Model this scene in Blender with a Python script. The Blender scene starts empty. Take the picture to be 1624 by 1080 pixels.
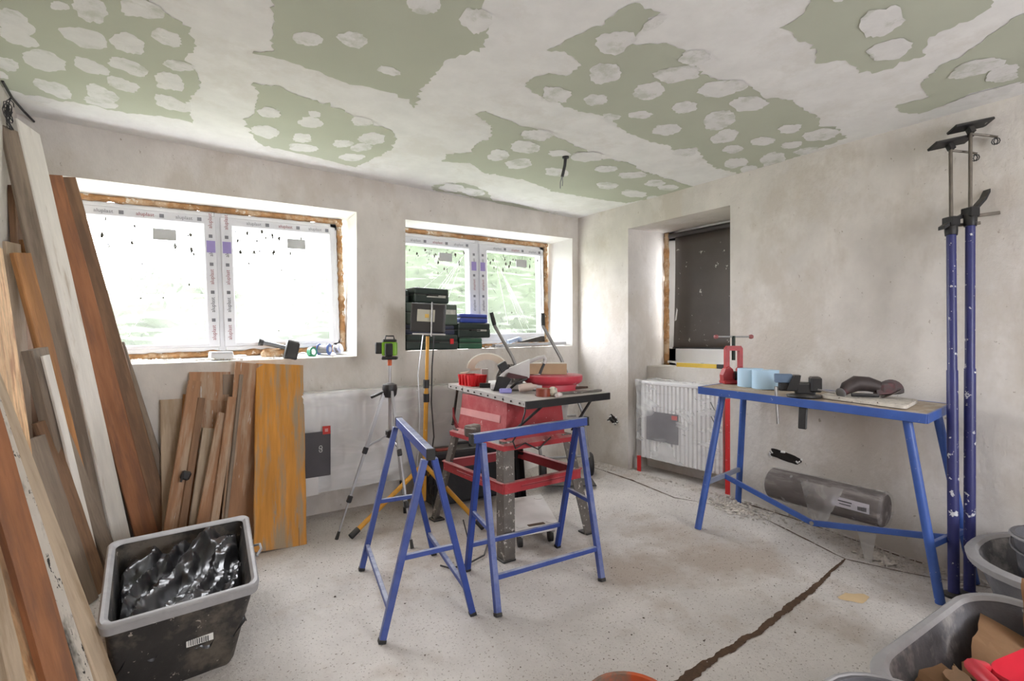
import bpy, bmesh, math, random
from mathutils import Vector as V, Matrix, Euler, noise
R = math.radians
SC = bpy.context.scene
COL = SC.collection
random.seed(7)

# ---------------------------------------------------------------- camera, sky, light, exposure
cam_d = bpy.data.cameras.new('camera'); cam = bpy.data.objects.new('camera', cam_d); COL.objects.link(cam)
cam.location = (0, 0, 1.24); cam.rotation_euler = (R(90), 0, R(-35.7))
cam_d.sensor_width = 36; cam_d.lens = 820 / 1624 * 36; cam_d.clip_start = .02
SC.camera = cam
SKY = 19.0
wd = bpy.data.worlds.new('overcast_sky'); SC.world = wd; wd.use_nodes = True
bg = wd.node_tree.nodes['Background']; bg.inputs[0].default_value = (.965, .985, 1.04, 1); bg.inputs[1].default_value = SKY
SC.view_settings.view_transform = 'Standard'; SC.view_settings.look = 'None'
SC.view_settings.exposure = 0.2; SC.view_settings.gamma = 1; SC.view_settings.use_curve_mapping = False
def portal(name, loc, rot, sx, sy):
    l = bpy.data.lights.new(name, 'AREA'); l.shape = 'RECTANGLE'; l.size = sx; l.size_y = sy
    l.cycles.is_portal = True
    o = bpy.data.objects.new(name, l); COL.objects.link(o); o.location = loc; o.rotation_euler = rot
portal('sky_portal', (.48, 4.2, 1.63), (R(-90), 0, 0), 1.75, 1.15)
portal('sky_portal', (2.55, 4.2, 1.68), (R(-90), 0, 0), 1.75, 1.15)
REARY = -2.9
FILL_OPENING = (1.0, 2.4, 1.0, 2.1)  # unseen opening in the rear wall, added to let fill light in
portal('sky_portal', ((FILL_OPENING[0]+FILL_OPENING[1])/2, REARY-.05, (FILL_OPENING[2]+FILL_OPENING[3])/2), (R(90), 0, 0), FILL_OPENING[1]-FILL_OPENING[0], FILL_OPENING[3]-FILL_OPENING[2])

# ---------------------------------------------------------------- helpers
def lin(c):
    return tuple((x/255/12.92 if x/255 <= .04045 else ((x/255+.055)/1.055)**2.4) for x in c)
def ss(t):
    t = max(0, min(1, t)); return t*t*(3-2*t)
def tag(o, label=None, cat=None, group=None, kind=None):
    if label: o['label'] = label
    if cat: o['category'] = cat
    if group: o['group'] = group
    if kind: o['kind'] = kind
    return o
def thing(name, label, cat, loc=(0, 0, 0), rot=(0, 0, 0), group=None, kind=None):
    o = bpy.data.objects.new(name, None); COL.objects.link(o); o.empty_display_size = .05
    o.location = loc; o.rotation_euler = rot
    return tag(o, label, cat, group, kind)
def wm(o):
    m = Matrix.LocRotScale(o.location, o.rotation_euler, o.scale)
    return wm(o.parent) @ m if o.parent else m
def mkobj(name, me, mat=None, parent=None):
    o = bpy.data.objects.new(name, me); COL.objects.link(o)
    if parent: o.parent = parent
    if mat and not me.materials: me.materials.append(mat)
    return o

class MB:
    """collects shapes into one mesh"""
    def __init__(s): s.b = bmesh.new()
    def _new(s, vs): return [s.b.verts.new(v) for v in vs]
    def face(s, vs):
        try: s.b.faces.new(s._new(vs))
        except ValueError: pass
        return s
    def mesh(s, vs, fs):
        v = s._new([tuple(x) for x in vs])
        for f in fs:
            try: s.b.faces.new([v[i] for i in f])
            except ValueError: pass
        return s
    def box(s, c, size, rot=None, bev=0, seg=1, taper=1.0):
        t = bmesh.new(); bmesh.ops.create_cube(t, size=1)
        for v in t.verts:
            k = taper if v.co.z > 0 else 1
            v.co = V((v.co.x*size[0]*k, v.co.y*size[1]*k, v.co.z*size[2]))
        if bev: bmesh.ops.bevel(t, geom=t.edges[:], offset=bev, segments=seg, affect='EDGES', profile=.6)
        m = Matrix.Translation(V(c))
        if rot is not None: m = m @ (rot.to_4x4() if isinstance(rot, Matrix) else Euler(rot).to_matrix().to_4x4())
        return s._add(t, m)
    def _add(s, t, m=Matrix.Identity(4)):
        bmesh.ops.transform(t, matrix=m, verts=t.verts[:])
        vm = {v: s.b.verts.new(v.co) for v in t.verts}
        for f in t.faces:
            try: s.b.faces.new([vm[v] for v in f.verts])
            except ValueError: pass
        t.free(); return s
    def beam(s, p0, p1, w, h, side=(0, 0, 1), bev=.002):
        """bar from p0 to p1; w across, h along `side`"""
        p0 = V(p0); p1 = V(p1); z = (p1-p0).normalized(); y = V(side); y = (y-z*y.dot(z))
        if y.length < 1e-4: y = z.orthogonal()
        y.normalize(); x = y.cross(z)
        m = Matrix((x, y, z)).transposed()
        return s.box((p0+p1)/2, (w, h, (p1-p0).length), m, bev)
    def tube(s, pts, r, n=8, closed=False, cap=True):
        P = [V(p) for p in pts]; k = len(P); rr = r if isinstance(r, (list, tuple)) else [r]*k
        rings = []; up = None
        for i, p in enumerate(P):
            if closed: t = P[(i+1) % k]-P[i-1]
            else: t = P[min(i+1, k-1)]-P[max(i-1, 0)]
            t.normalize()
            if up is None: up = t.orthogonal().normalized()
            else:
                up = up-t*up.dot(t)
                up = up.normalized() if up.length > 1e-5 else t.orthogonal().normalized()
            q = t.cross(up)
            rings.append([s.b.verts.new(p+(up*math.cos(a)+q*math.sin(a))*rr[i]) for a in [2*math.pi*j/n for j in range(n)]])
        for i in range(k if closed else k-1):
            a = rings[i]; c = rings[(i+1) % k]
            for j in range(n): s.b.faces.new((a[j], a[(j+1) % n], c[(j+1) % n], c[j]))
        if cap and not closed:
            s.b.faces.new(rings[0][::-1]); s.b.faces.new(rings[-1])
        return s
    def cyl(s, p0, p1, r0, r1=None, n=16): return s.tube([p0, p1], [r0, r0 if r1 is None else r1], n)
    def lathe(s, prof, c=(0, 0, 0), axis=(0, 0, 1), n=24, capends=True):
        z = V(axis).normalized(); x = z.orthogonal().normalized(); y = z.cross(x); c = V(c); rings = []
        for r, h in prof:
            rings.append([s.b.verts.new(c+z*h+(x*math.cos(a)+y*math.sin(a))*max(r, 1e-4)) for a in [2*math.pi*j/n for j in range(n)]])
        for a, d in zip(rings, rings[1:]):
            for j in range(n): s.b.faces.new((a[j], a[(j+1) % n], d[(j+1) % n], d[j]))
        if capends: s.b.faces.new(rings[0][::-1]); s.b.faces.new(rings[-1])
        return s
    def prism(s, poly, o, ux, uy, depth):
        """2-D outline in the plane (ux,uy) at o, extruded by depth along ux x uy"""
        o = V(o); ux = V(ux); uy = V(uy); n = ux.cross(uy).normalized()*depth
        a = [o+ux*p[0]+uy*p[1]-n/2 for p in poly]; c = [q+n for q in a]; k = len(poly)
        va = s._new(a); vc = s._new(c)
        s.b.faces.new(va[::-1]); s.b.faces.new(vc)
        for i in range(k): s.b.faces.new((va[i], va[(i+1) % k], vc[(i+1) % k], vc[i]))
        return s
    def loft(s, rings, cap0=True, cap1=True):
        rv = [s._new(r) for r in rings]; n = len(rv[0])
        for a, c in zip(rv, rv[1:]):
            for j in range(n): s.b.faces.new((a[j], a[(j+1) % n], c[(j+1) % n], c[j]))
        if cap0: s.b.faces.new(rv[0][::-1])
        if cap1: s.b.faces.new(rv[-1])
        return s
    def grid(s, f, nu, nv):
        g = [[s.b.verts.new(f(i/nu, j/nv)) for j in range(nv+1)] for i in range(nu+1)]
        for i in range(nu):
            for j in range(nv): s.b.faces.new((g[i][j], g[i+1][j], g[i+1][j+1], g[i][j+1]))
        return s
    def xf(s, m): bmesh.ops.transform(s.b, matrix=m, verts=s.b.verts[:]); return s
    def build(s, name, mat, parent=None, smooth=False, world=True, solid=0):
        if parent and world: s.xf(wm(parent).inverted())
        if solid:
            bmesh.ops.solidify(s.b, geom=s.b.faces[:], thickness=solid)
        bmesh.ops.recalc_face_normals(s.b, faces=s.b.faces[:])
        me = bpy.data.meshes.new(name); s.b.to_mesh(me); s.b.free()
        if smooth:
            for p in me.polygons: p.use_smooth = True
            if smooth != 'all':
                try: me.set_sharp_from_angle(angle=R(38))
                except Exception: pass
        return mkobj(name, me, mat, parent)

_txt = {}
def text(name, body, size, mat, parent, loc, ux, uy, align='CENTER', depth=.0):
    """flat printed lettering; ux runs along the line, uy is up (world axes)"""
    if body not in _txt:
        cu = bpy.data.curves.new('lettering', 'FONT'); cu.body = body; cu.size = 1; cu.align_x = align; cu.align_y = 'CENTER'; cu.resolution_u = 2
        t = bpy.data.objects.new('lettering', cu); COL.objects.link(t)
        dg = bpy.context.evaluated_depsgraph_get(); dg.update()
        _txt[body] = bpy.data.meshes.new_from_object(t.evaluated_get(dg)); bpy.data.objects.remove(t)
    src = _txt[body]; me = src.copy(); me.materials.clear()
    ux = V(ux).normalized(); uy = V(uy); uy = (uy-ux*uy.dot(ux)).normalized(); n = ux.cross(uy)
    m = Matrix.Translation(V(loc)) @ Matrix((ux*size, uy*size, n*size)).transposed().to_4x4()
    if parent: m = wm(parent).inverted() @ m
    me.transform(m)
    return mkobj(name, me, mat, parent)

# ---------------------------------------------------------------- materials
_m = {}
def mat(name, col, rough=.6, metal=0, var=.12, scale=6, spot=None, spotc=(225, 222, 215), spots=25, bump=0, bscale=60,
        dust=0, dustc=(190, 182, 172), stretch=(1, 1, 1), spec=.5, col2=None, c2t=.5, trans=0, rnd=False):
    if name in _m: return _m[name]
    m = bpy.data.materials.new(name); m.use_nodes = True; _m[name] = m
    nt = m.node_tree; N = nt.nodes; L = nt.links; B = N['Principled BSDF']
    B.inputs['Roughness'].default_value = rough; B.inputs['Metallic'].default_value = metal
    B.inputs['Specular IOR Level'].default_value = spec
    tc = N.new('ShaderNodeTexCoord'); mp = N.new('ShaderNodeMapping'); mp.inputs['Scale'].default_value = stretch
    L.new(tc.outputs['Object'], mp.inputs[0]); vec = mp.outputs[0]
    if rnd:
        oi = N.new('ShaderNodeObjectInfo'); mu = N.new('ShaderNodeMath'); mu.operation = 'MULTIPLY'; mu.inputs[1].default_value = 37
        L.new(oi.outputs['Random'], mu.inputs[0]); L.new(mu.outputs[0], mp.inputs['Location'])
    def nz(sc, det=4, ro=.6):
        n = N.new('ShaderNodeTexNoise'); n.inputs['Scale'].default_value = sc; n.inputs['Detail'].default_value = det; n.inputs['Roughness'].default_value = ro
        L.new(vec, n.inputs['Vector']); return n.outputs['Fac']
    def ramp(f, p0, p1):
        r = N.new('ShaderNodeMapRange'); r.inputs['From Min'].default_value = p0; r.inputs['From Max'].default_value = p1
        L.new(f, r.inputs['Value']); return r.outputs[0]
    def mix(f, a, c):
        x = N.new('ShaderNodeMix'); x.data_type = 'RGBA'
        if hasattr(f, 'links'): L.new(f, x.inputs['Factor'])
        else: x.inputs['Factor'].default_value = f
        for s_, k in ((a, 6), (c, 7)):
            if hasattr(s_, 'links'): L.new(s_, x.inputs[k])
            else: x.inputs[k].default_value = (*s_, 1)
        return x.outputs[2]
    c = lin(col)
    lo = tuple(x*(1-var) for x in c); hi = tuple(min(1, x*(1+var)) for x in c)
    out = mix(ramp(nz(scale), .3, .7), lo, hi)
    if col2: out = mix(ramp(nz(scale*.45, 5, .7), c2t-.06, c2t+.06), out, lin(col2))
    if spot: out = mix(ramp(nz(spots, 3, .7), spot, spot+.04), out, lin(spotc))
    if dust:
        g = N.new('ShaderNodeNewGeometry'); sx = N.new('ShaderNodeSeparateXYZ'); L.new(g.outputs['Normal'], sx.inputs[0])
        a = N.new('ShaderNodeMath'); a.operation = 'MULTIPLY_ADD'; a.inputs[1].default_value = .7; a.inputs[2].default_value = .04
        L.new(sx.outputs[2], a.inputs[0])
        d = N.new('ShaderNodeMath'); d.operation = 'MULTIPLY'; d.use_clamp = True; L.new(a.outputs[0], d.inputs[0]); L.new(ramp(nz(9, 5, .7), .25, .6), d.inputs[1])
        e = N.new('ShaderNodeMath'); e.operation = 'MULTIPLY'; e.use_clamp = True; e.inputs[1].default_value = dust; L.new(d.outputs[0], e.inputs[0])
        out = mix(e.outputs[0], out, lin(dustc))
    L.new(out, B.inputs['Base Color'])
    if bump:
        bp = N.new('ShaderNodeBump'); bp.inputs['Strength'].default_value = bump; bp.inputs['Distance'].default_value = .01
        L.new(nz(bscale, 6, .65), bp.inputs['Height']); L.new(bp.outputs[0], B.inputs['Normal'])
    if trans: B.inputs['Transmission Weight'].default_value = trans
    return m
def wood(name, col, col2=None, var=.3, spot=None, spotc=(205, 200, 190), rough=.75, c2t=.55):
    return mat(name, col, rough, var=var, scale=3.2, stretch=(9, 9, .9), col2=col2, c2t=c2t, spot=spot, spotc=spotc, spots=6, bump=.25, bscale=9, rnd=True)

plaster = mat('wall_plaster', (214, 208, 201), .92, var=.09, scale=4.5, col2=(204, 196, 186), c2t=.53, bump=.8, bscale=14, spot=.69, spotc=(172, 162, 150), spots=34, spec=.2, stretch=(1, 1, .7))  # darker mottle and pit spots put trowel-relief shading into the colour
plaster_w = mat('fresh_plaster_reveal', (234, 232, 228), .9, var=.04, scale=2, bump=.2, bscale=25, spec=.2)
concrete = mat('floor_screed', (214, 208, 202), .95, var=.14, scale=1.9, col2=(190, 178, 166), c2t=.55, spot=.61, spotc=(140, 128, 117), spots=85, bump=1.0, bscale=40, spec=.15)
compound = mat('joint_compound', (236, 235, 234), .9, var=.05, scale=7, col2=(229, 227, 224), c2t=.57, bump=.15, bscale=22, spec=.2)
compound_thin = mat('filler_smear', (230, 229, 228), .9, var=.05, scale=14, col2=(206, 208, 200), c2t=.58, bump=.2, bscale=40, spec=.2, rnd=True)
greenboard = mat('green_plasterboard', (190, 194, 178), .85, var=.04, scale=2, bump=.05, bscale=80, spec=.2)
pvc = mat('white_pvc', (232, 233, 234), .35, var=.02)
foam = mat('expanding_foam', (176, 132, 88), .9, var=.35, scale=16, bump=.9, bscale=40, col2=(206, 180, 148), c2t=.55, spot=.63, spotc=(224, 214, 198), spots=18)
dark = mat('dark_plastic', (32, 32, 34), .5, var=.15, dust=.25)
def film_mat(name, base=.22, amp=.6, rot=(0, .9, 0), sc=(3.0, 1, 26), dif=.25):
    m = bpy.data.materials.new(name); m.use_nodes = True; nt = m.node_tree; N = nt.nodes; L = nt.links
    N.remove(N['Principled BSDF']); out = N['Material Output']
    tc = N.new('ShaderNodeTexCoord'); mp = N.new('ShaderNodeMapping'); mp.inputs['Rotation'].default_value = rot; mp.inputs['Scale'].default_value = sc
    L.new(tc.outputs['Object'], mp.inputs[0])
    n = N.new('ShaderNodeTexNoise'); n.inputs['Scale'].default_value = 1.0; n.inputs['Detail'].default_value = 5; n.inputs['Distortion'].default_value = .6; L.new(mp.outputs[0], n.inputs['Vector'])
    n2 = N.new('ShaderNodeTexNoise'); n2.inputs['Scale'].default_value = 1.6; L.new(tc.outputs['Object'], n2.inputs['Vector'])
    r = N.new('ShaderNodeMapRange'); r.inputs['From Min'].default_value = .52; r.inputs['From Max'].default_value = .82; r.inputs['To Max'].default_value = amp; L.new(n.outputs['Fac'], r.inputs['Value'])
    r2 = N.new('ShaderNodeMapRange'); r2.inputs['From Min'].default_value = .35; r2.inputs['From Max'].default_value = .7; r2.inputs['To Min'].default_value = base*.6; r2.inputs['To Max'].default_value = base*1.6; L.new(n2.outputs['Fac'], r2.inputs['Value'])
    ad = N.new('ShaderNodeMath'); ad.operation = 'ADD'; ad.use_clamp = True; L.new(r.outputs[0], ad.inputs[0]); L.new(r2.outputs[0], ad.inputs[1])
    tr = N.new('ShaderNodeBsdfTransparent'); tl = N.new('ShaderNodeBsdfTranslucent'); tl.inputs[0].default_value = (.95, .95, .94, 1)
    df = N.new('ShaderNodeBsdfDiffuse'); df.inputs[0].default_value = (.9, .9, .9, 1)
    m1 = N.new('ShaderNodeMixShader'); m1.inputs[0].default_value = dif; L.new(tl.outputs[0], m1.inputs[1]); L.new(df.outputs[0], m1.inputs[2])
    m2 = N.new('ShaderNodeMixShader'); L.new(ad.outputs[0], m2.inputs[0]); L.new(tr.outputs[0], m2.inputs[1]); L.new(m1.outputs[0], m2.inputs[2])
    L.new(m2.outputs[0], out.inputs[0]); return m
glass = film_mat('glass_under_film', .04, .2)
glass2 = film_mat('clearer_glass_under_film', .018, .09)
wrap = film_mat('stretch_wrap', .30, .55, (0, .4, 0), (4, 4, 22))

# ---------------------------------------------------------------- room shell
XL, XR, YB, ZC = -.54, 3.55, 3.81, 2.46
def fz(x, y): return .085*ss((x-2.45)/.9)*ss((y-.85)/1.2)
b = MB()
b.grid(lambda u, v: (XL-.15+u*(3.95-XL+.15), REARY-.2+v*(4.0-REARY+.2), fz(XL-.15+u*(3.95-XL+.15), REARY-.2+v*(4.0-REARY+.2)) + .004*noise.noise(V((u*60, v*90, 0)))), 90, 130)
floor = tag(b.build('floor', concrete, smooth='all'), kind='structure')
def ribbon(name, pts, w, m, parent, z=.002, jit=.5):
    """irregular strip lying on the floor"""
    b = MB(); P = []
    for (x0, y0, w0), (x1, y1, w1) in zip(pts, pts[1:]):
        n = max(3, int(math.hypot(x1-x0, y1-y0)/.008))
        P += [(x0+(x1-x0)*i/n, y0+(y1-y0)*i/n, w0+(w1-w0)*i/n) for i in range(n)]
    P.append(pts[-1]); prev = None
    for i, (x, y, ww) in enumerate(P):
        a = P[max(0, i-1)]; c = P[min(len(P)-1, i+1)]; d = V((c[0]-a[0], c[1]-a[1])).normalized(); nn = V((-d.y, d.x))
        l = ww*w*(1+jit*(1.5*noise.noise(V((x*14, y*14, 1)))+.7*noise.noise(V((x*45, y*45, 3))))); r = ww*w*(1+jit*(1.5*noise.noise(V((x*14, y*14, 8)))+.7*noise.noise(V((x*45, y*45, 6)))))
        cur = [(x+nn.x*l, y+nn.y*l), (x-nn.x*r, y-nn.y*r)]
        cur = [(px_, py_, fz(px_, py_)+z) for px_, py_ in cur]
        if prev: b.face([prev[0], cur[0], cur[1], prev[1]])
        prev = cur
    return b.build(name, m, parent)
dirt = mat('brown_dirt', (88, 66, 48), .95, var=.3, scale=30, bump=.6, bscale=90)
ribbon('floor_crack', [(1.2, 1.15, 1.3), (1.6, 1.17, 1.2), (2.12, 1.175, .9), (2.3, 1.19, 1.1), (2.72, 1.215, .8), (3.19, 1.257, .4)], .017, dirt, floor)
ribbon('floor_crack', [(3.46, .7, .6), (3.19, 1.257, .8), (3.27, 1.604, 1), (3.34, 1.9, .5), (3.2, 2.4, .6), (3.3, 2.9, 1.2), (3.35, 3.45, .8)], .006, dirt, floor)
ribbon('floor_crack', [(3.52, 1.0, 1), (3.50, 1.6, .7), (3.46, 2.1, 1.0)], .008, dirt, floor)
ribbon('yellow_stain', [(2.72, 1.1, .2), (2.78, 1.06, 1), (2.86, 1.03, .3)], .05, mat('ochre_stain', (206, 180, 140), .95, var=.1), floor, .0015, .2)

b = MB(); b.box((1.7, .6, ZC+.05), (4.9, 7.4, .1)); ceiling = tag(b.build('ceiling', compound), kind='structure')
GREEN=[[(-0.38,2.06),(0.01,1.78),(0.03,2.30),(0.12,2.33),(0.17,2.40),(0.17,2.65),(0.21,2.72),(0.22,2.92),(0.21,3.17),(0.24,3.40),(0.17,3.37),(-0.06,3.45),(-0.24,3.46),(-0.46,3.49),(-0.52,3.44),(-0.62,3.40)],
[(0.30,1.57),(0.80,1.21),(1.01,1.57),(1.05,1.66),(1.13,1.73),(1.15,1.83),(1.08,2.00),(1.10,2.11),(1.10,2.27),(1.17,2.50),(1.12,2.43),(0.98,2.42),(0.79,2.44),(0.69,2.42),(0.57,2.39),(0.38,2.42),(0.44,2.36),(0.42,2.15),(0.39,2.00)],
[(0.44,2.71),(0.54,2.67),(0.64,2.71),(0.78,2.71),(0.92,2.77),(1.06,2.82),(1.19,2.85),(1.27,2.96),(1.29,3.20),(1.25,3.48),(1.23,3.60),(1.16,3.59),(0.94,3.54),(0.62,3.54),(0.57,3.46),(0.46,3.18),(0.50,3.04),(0.48,2.85)],
[(1.39,1.68),(1.41,1.53),(1.45,1.39),(1.43,1.32),(1.45,1.26),(1.56,1.24),(1.58,1.30),(1.64,1.43),(1.75,1.35),(1.82,1.35),(1.89,1.37),(2.05,1.40),(2.18,1.41),(2.29,1.36),(2.56,1.36),(2.65,1.31),(2.85,1.32),(3.05,1.32),(3.13,1.37),(3.22,1.33),(3.44,1.35),(3.52,1.60),(3.56,1.83),(3.55,2.10),(3.31,2.13),(3.08,2.07),(2.84,1.97),(2.84,2.12),(2.68,2.05),(2.48,2.09),(2.21,2.04),(2.11,1.99),(1.94,2.01),(1.78,2.02),(1.58,2.01),(1.49,1.98),(1.47,1.90),(1.51,1.81),(1.59,1.79),(1.59,1.68),(1.45,1.64)],
[(1.46,2.38),(1.49,2.31),(1.71,2.35),(1.81,2.34),(2.00,2.35),(2.19,2.40),(2.32,2.40),(2.40,2.50),(2.69,2.41),(2.92,2.47),(3.19,2.47),(3.56,2.49),(3.59,2.64),(3.53,2.98),(3.50,3.14),(3.18,3.19),(2.75,3.24),(2.37,3.13),(2.03,3.17),(1.84,3.06),(1.67,3.14),(1.62,3.00),(1.74,2.87),(1.69,2.76),(1.71,2.60),(1.63,2.45)],
[(1.87,3.64),(2.03,3.45),(2.31,3.56),(2.49,3.76),(2.71,3.71),(3.03,3.77),(3.48,3.82),(3.12,3.79),(2.83,3.83),(2.36,3.78),(1.91,3.76)],
[(2.02,1.03),(2.02,0.97),(1.97,0.90),(1.52,0.69),(1.92,0.41),(2.44,0.50),(2.53,0.51),(2.56,0.61),(2.57,0.71),(2.73,0.77),(2.71,0.93),(2.66,0.98),(2.49,0.98),(2.42,1.06),(2.27,1.01),(2.15,1.02)],
[(3.09,0.87),(2.97,0.84),(2.87,0.76),(2.86,0.68),(2.79,0.58),(2.69,0.49),(2.68,0.45),(2.64,0.39),(3.39,0.50),(3.33,0.75),(3.37,0.85),(3.40,0.98),(3.30,1.03),(3.19,1.01),(3.20,0.90)]]
SPOTS=[(-0.39,2.72,0.045,0.031,-0.025,0.090),(-0.40,2.85,0.053,0.021,-0.017,0.069),(-0.18,2.70,0.078,0.001,-0.012,0.078),
(-0.04,2.64,0.052,0.013,-0.011,0.083),(0.09,2.50,0.049,0.005,-0.005,0.067),(-0.34,3.02,0.072,0.008,-0.019,0.101),
(-0.18,2.96,0.057,0.023,-0.012,0.071),(-0.05,2.86,0.068,0.031,-0.010,0.075),(0.14,2.72,0.058,-0.013,0.000,0.052),
(0.11,2.92,0.056,0.004,-0.005,0.098),(-0.34,3.33,0.065,0.049,-0.018,0.086),(-0.16,3.25,0.061,0.031,-0.014,0.095),
(-0.07,3.08,0.061,0.007,-0.007,0.071),(-0.16,3.38,0.067,0.014,-0.008,0.066),(0.14,3.18,0.075,0.032,-0.005,0.089),
(-0.48,3.15,0.036,0.019,-0.020,0.082),(-0.52,3.29,0.020,0.012,-0.010,0.040),(-0.24,2.49,0.027,-0.008,-0.005,0.034),
(-0.15,2.45,0.048,0.037,-0.021,0.083),(-0.00,2.34,0.061,-0.019,-0.006,0.071),(-0.41,3.51,0.042,0.002,-0.008,0.047),
(0.55,2.18,0.049,-0.019,0.008,0.048),(0.70,2.08,0.055,-0.013,0.012,0.052),(0.91,2.22,0.050,-0.005,0.008,0.033),
(0.84,1.71,0.052,-0.027,0.022,0.051),(1.04,1.68,0.061,0.010,0.017,0.074),(0.59,3.29,0.065,-0.008,0.011,0.094),
(0.79,3.27,0.053,-0.021,0.015,0.074),(0.84,3.42,0.073,-0.028,0.016,0.075),(1.01,3.21,0.048,-0.034,0.022,0.068),
(1.14,3.41,0.065,-0.046,0.024,0.072),(1.13,3.20,0.052,-0.038,0.027,0.074),(0.76,2.88,0.030,-0.013,0.010,0.041),
(0.77,3.00,0.058,-0.025,0.016,0.072),(0.56,3.00,0.053,-0.014,0.009,0.069),(1.00,2.82,0.050,-0.021,0.019,0.059),
(1.14,3.03,0.062,-0.044,0.033,0.088),(1.57,1.47,0.037,-0.072,0.066,0.046),(1.72,1.67,0.040,-0.068,0.069,0.054),
(1.67,1.95,0.076,-0.021,0.047,0.065),(1.87,1.88,0.038,-0.041,0.046,0.043),(2.02,1.66,0.040,-0.054,0.072,0.052),
(2.19,1.86,0.046,-0.043,0.038,0.031),(2.31,1.67,0.037,-0.052,0.060,0.039),(2.47,1.91,0.059,-0.055,0.065,0.049),
(2.08,1.97,0.042,-0.030,0.030,0.028),(2.00,1.48,0.063,-0.071,0.063,0.042),(2.28,1.44,0.074,-0.079,0.073,0.043),
(2.54,1.45,0.065,-0.060,0.085,0.046),(2.61,1.66,0.039,-0.074,0.115,0.063),(2.83,1.76,0.005,-0.082,0.096,0.046),
(3.06,1.85,0.039,-0.047,0.063,0.036),(3.08,1.67,0.043,-0.051,0.066,0.034),(3.03,1.48,0.029,-0.047,0.061,0.027),
(3.29,1.60,0.027,-0.047,0.061,0.027),(3.32,1.98,0.025,-0.065,0.094,0.049),(3.45,1.80,0.017,-0.073,0.128,0.058),
(3.27,1.42,0.046,-0.079,0.095,0.037),(3.47,1.59,0.024,-0.061,0.067,0.027),(3.50,2.00,0.025,-0.050,0.067,0.035),
(2.86,2.06,0.058,-0.042,0.059,0.042),(1.94,1.35,0.045,-0.046,0.056,0.035),(1.91,2.40,0.082,-0.035,0.052,0.069),
(1.96,2.59,0.084,-0.035,0.063,0.089),(1.91,2.81,0.044,-0.051,0.059,0.081),(2.12,2.87,0.065,-0.064,0.064,0.084),
(2.21,2.55,0.057,-0.041,0.042,0.048),(2.44,2.85,0.090,-0.021,0.061,0.079),(2.40,2.49,0.078,-0.056,0.063,0.066),
(2.68,2.59,0.061,-0.054,0.056,0.053),(2.94,2.57,0.067,-0.067,0.058,0.049),(2.98,2.86,0.075,-0.037,0.067,0.066),
(3.23,2.60,0.049,-0.050,0.067,0.053),(3.33,2.89,0.105,-0.038,0.078,0.071),(3.41,2.62,0.062,-0.044,0.065,0.049),
(3.54,2.88,0.044,-0.032,0.055,0.045),(2.02,3.62,0.086,-0.041,0.054,0.100),(2.23,3.64,0.086,-0.029,0.056,0.096),
(3.31,3.78,0.132,-0.016,0.064,0.079),(2.30,0.78,0.004,-0.067,0.107,0.020),(2.55,0.84,0.012,-0.071,0.091,0.019),
(2.02,0.82,0.015,-0.011,0.015,0.006),(3.03,0.67,0.017,-0.087,0.083,0.012),(3.20,0.61,-0.003,-0.060,0.097,0.010),
(3.40,0.72,-0.007,-0.131,0.065,0.008),(1.60,1.29,0.002,-0.049,0.031,0.012)]

def rough_poly(pts, amp, step=.02, freq=9):
    out = []; k = len(pts)
    for i in range(k):
        a = V((*pts[i], 0)); c = V((*pts[(i+1) % k], 0)); n = max(1, int((c-a).length/step)); d = (c-a).normalized() if (c-a).length else V((1, 0, 0)); nn = V((-d.y, d.x, 0))
        for j in range(n):
            p = a+(c-a)*j/n
            out.append(p+nn*(amp*(1.6*noise.noise(p*freq*.7)+1.3*noise.noise(p*freq*3)+.9*random.uniform(-1, 1)*max(0, .3+noise.noise(p*5+V((4, 4, 4))))*2)))
    return out
def flat_fill(name, pts, z, m, parent):
    bm = bmesh.new(); vs = [bm.verts.new((p.x, p.y, z)) for p in pts]; es = [bm.edges.new((vs[i], vs[(i+1) % len(vs)])) for i in range(len(vs))]
    bmesh.ops.triangle_fill(bm, use_beauty=True, use_dissolve=False, edges=es)
    for f in bm.faces:
        if f.normal.z > 0: f.normal_flip()
    me = bpy.data.meshes.new(name); bm.to_mesh(me); bm.free(); return mkobj(name, me, m, parent)
for g in GREEN: flat_fill('plasterboard', rough_poly(g, .012, .016), ZC-.0015, greenboard, ceiling)
for si, (x, y, ax, ay, bx, by) in enumerate(SPOTS):
    pts = []; sd = random.random()*90; n = 34; e = random.uniform(.75, 1.0)
    for i in range(n):
        a = 2*math.pi*i/n; ca = math.copysign(abs(math.cos(a))**.9, math.cos(a)); sa = math.copysign(abs(math.sin(a))**e, math.sin(a))
        k = 1+.30*noise.noise(V((math.cos(a)*1.3+sd, math.sin(a)*1.3, sd)))+.09*random.uniform(-1, 1)
        pts.append(V((x+k*(ca*ax+sa*bx), y+k*(ca*ay+sa*by), 0)))
    flat_fill('filler_patch', pts, ZC-.0022-si*.00002, compound_thin, ceiling)

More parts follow.
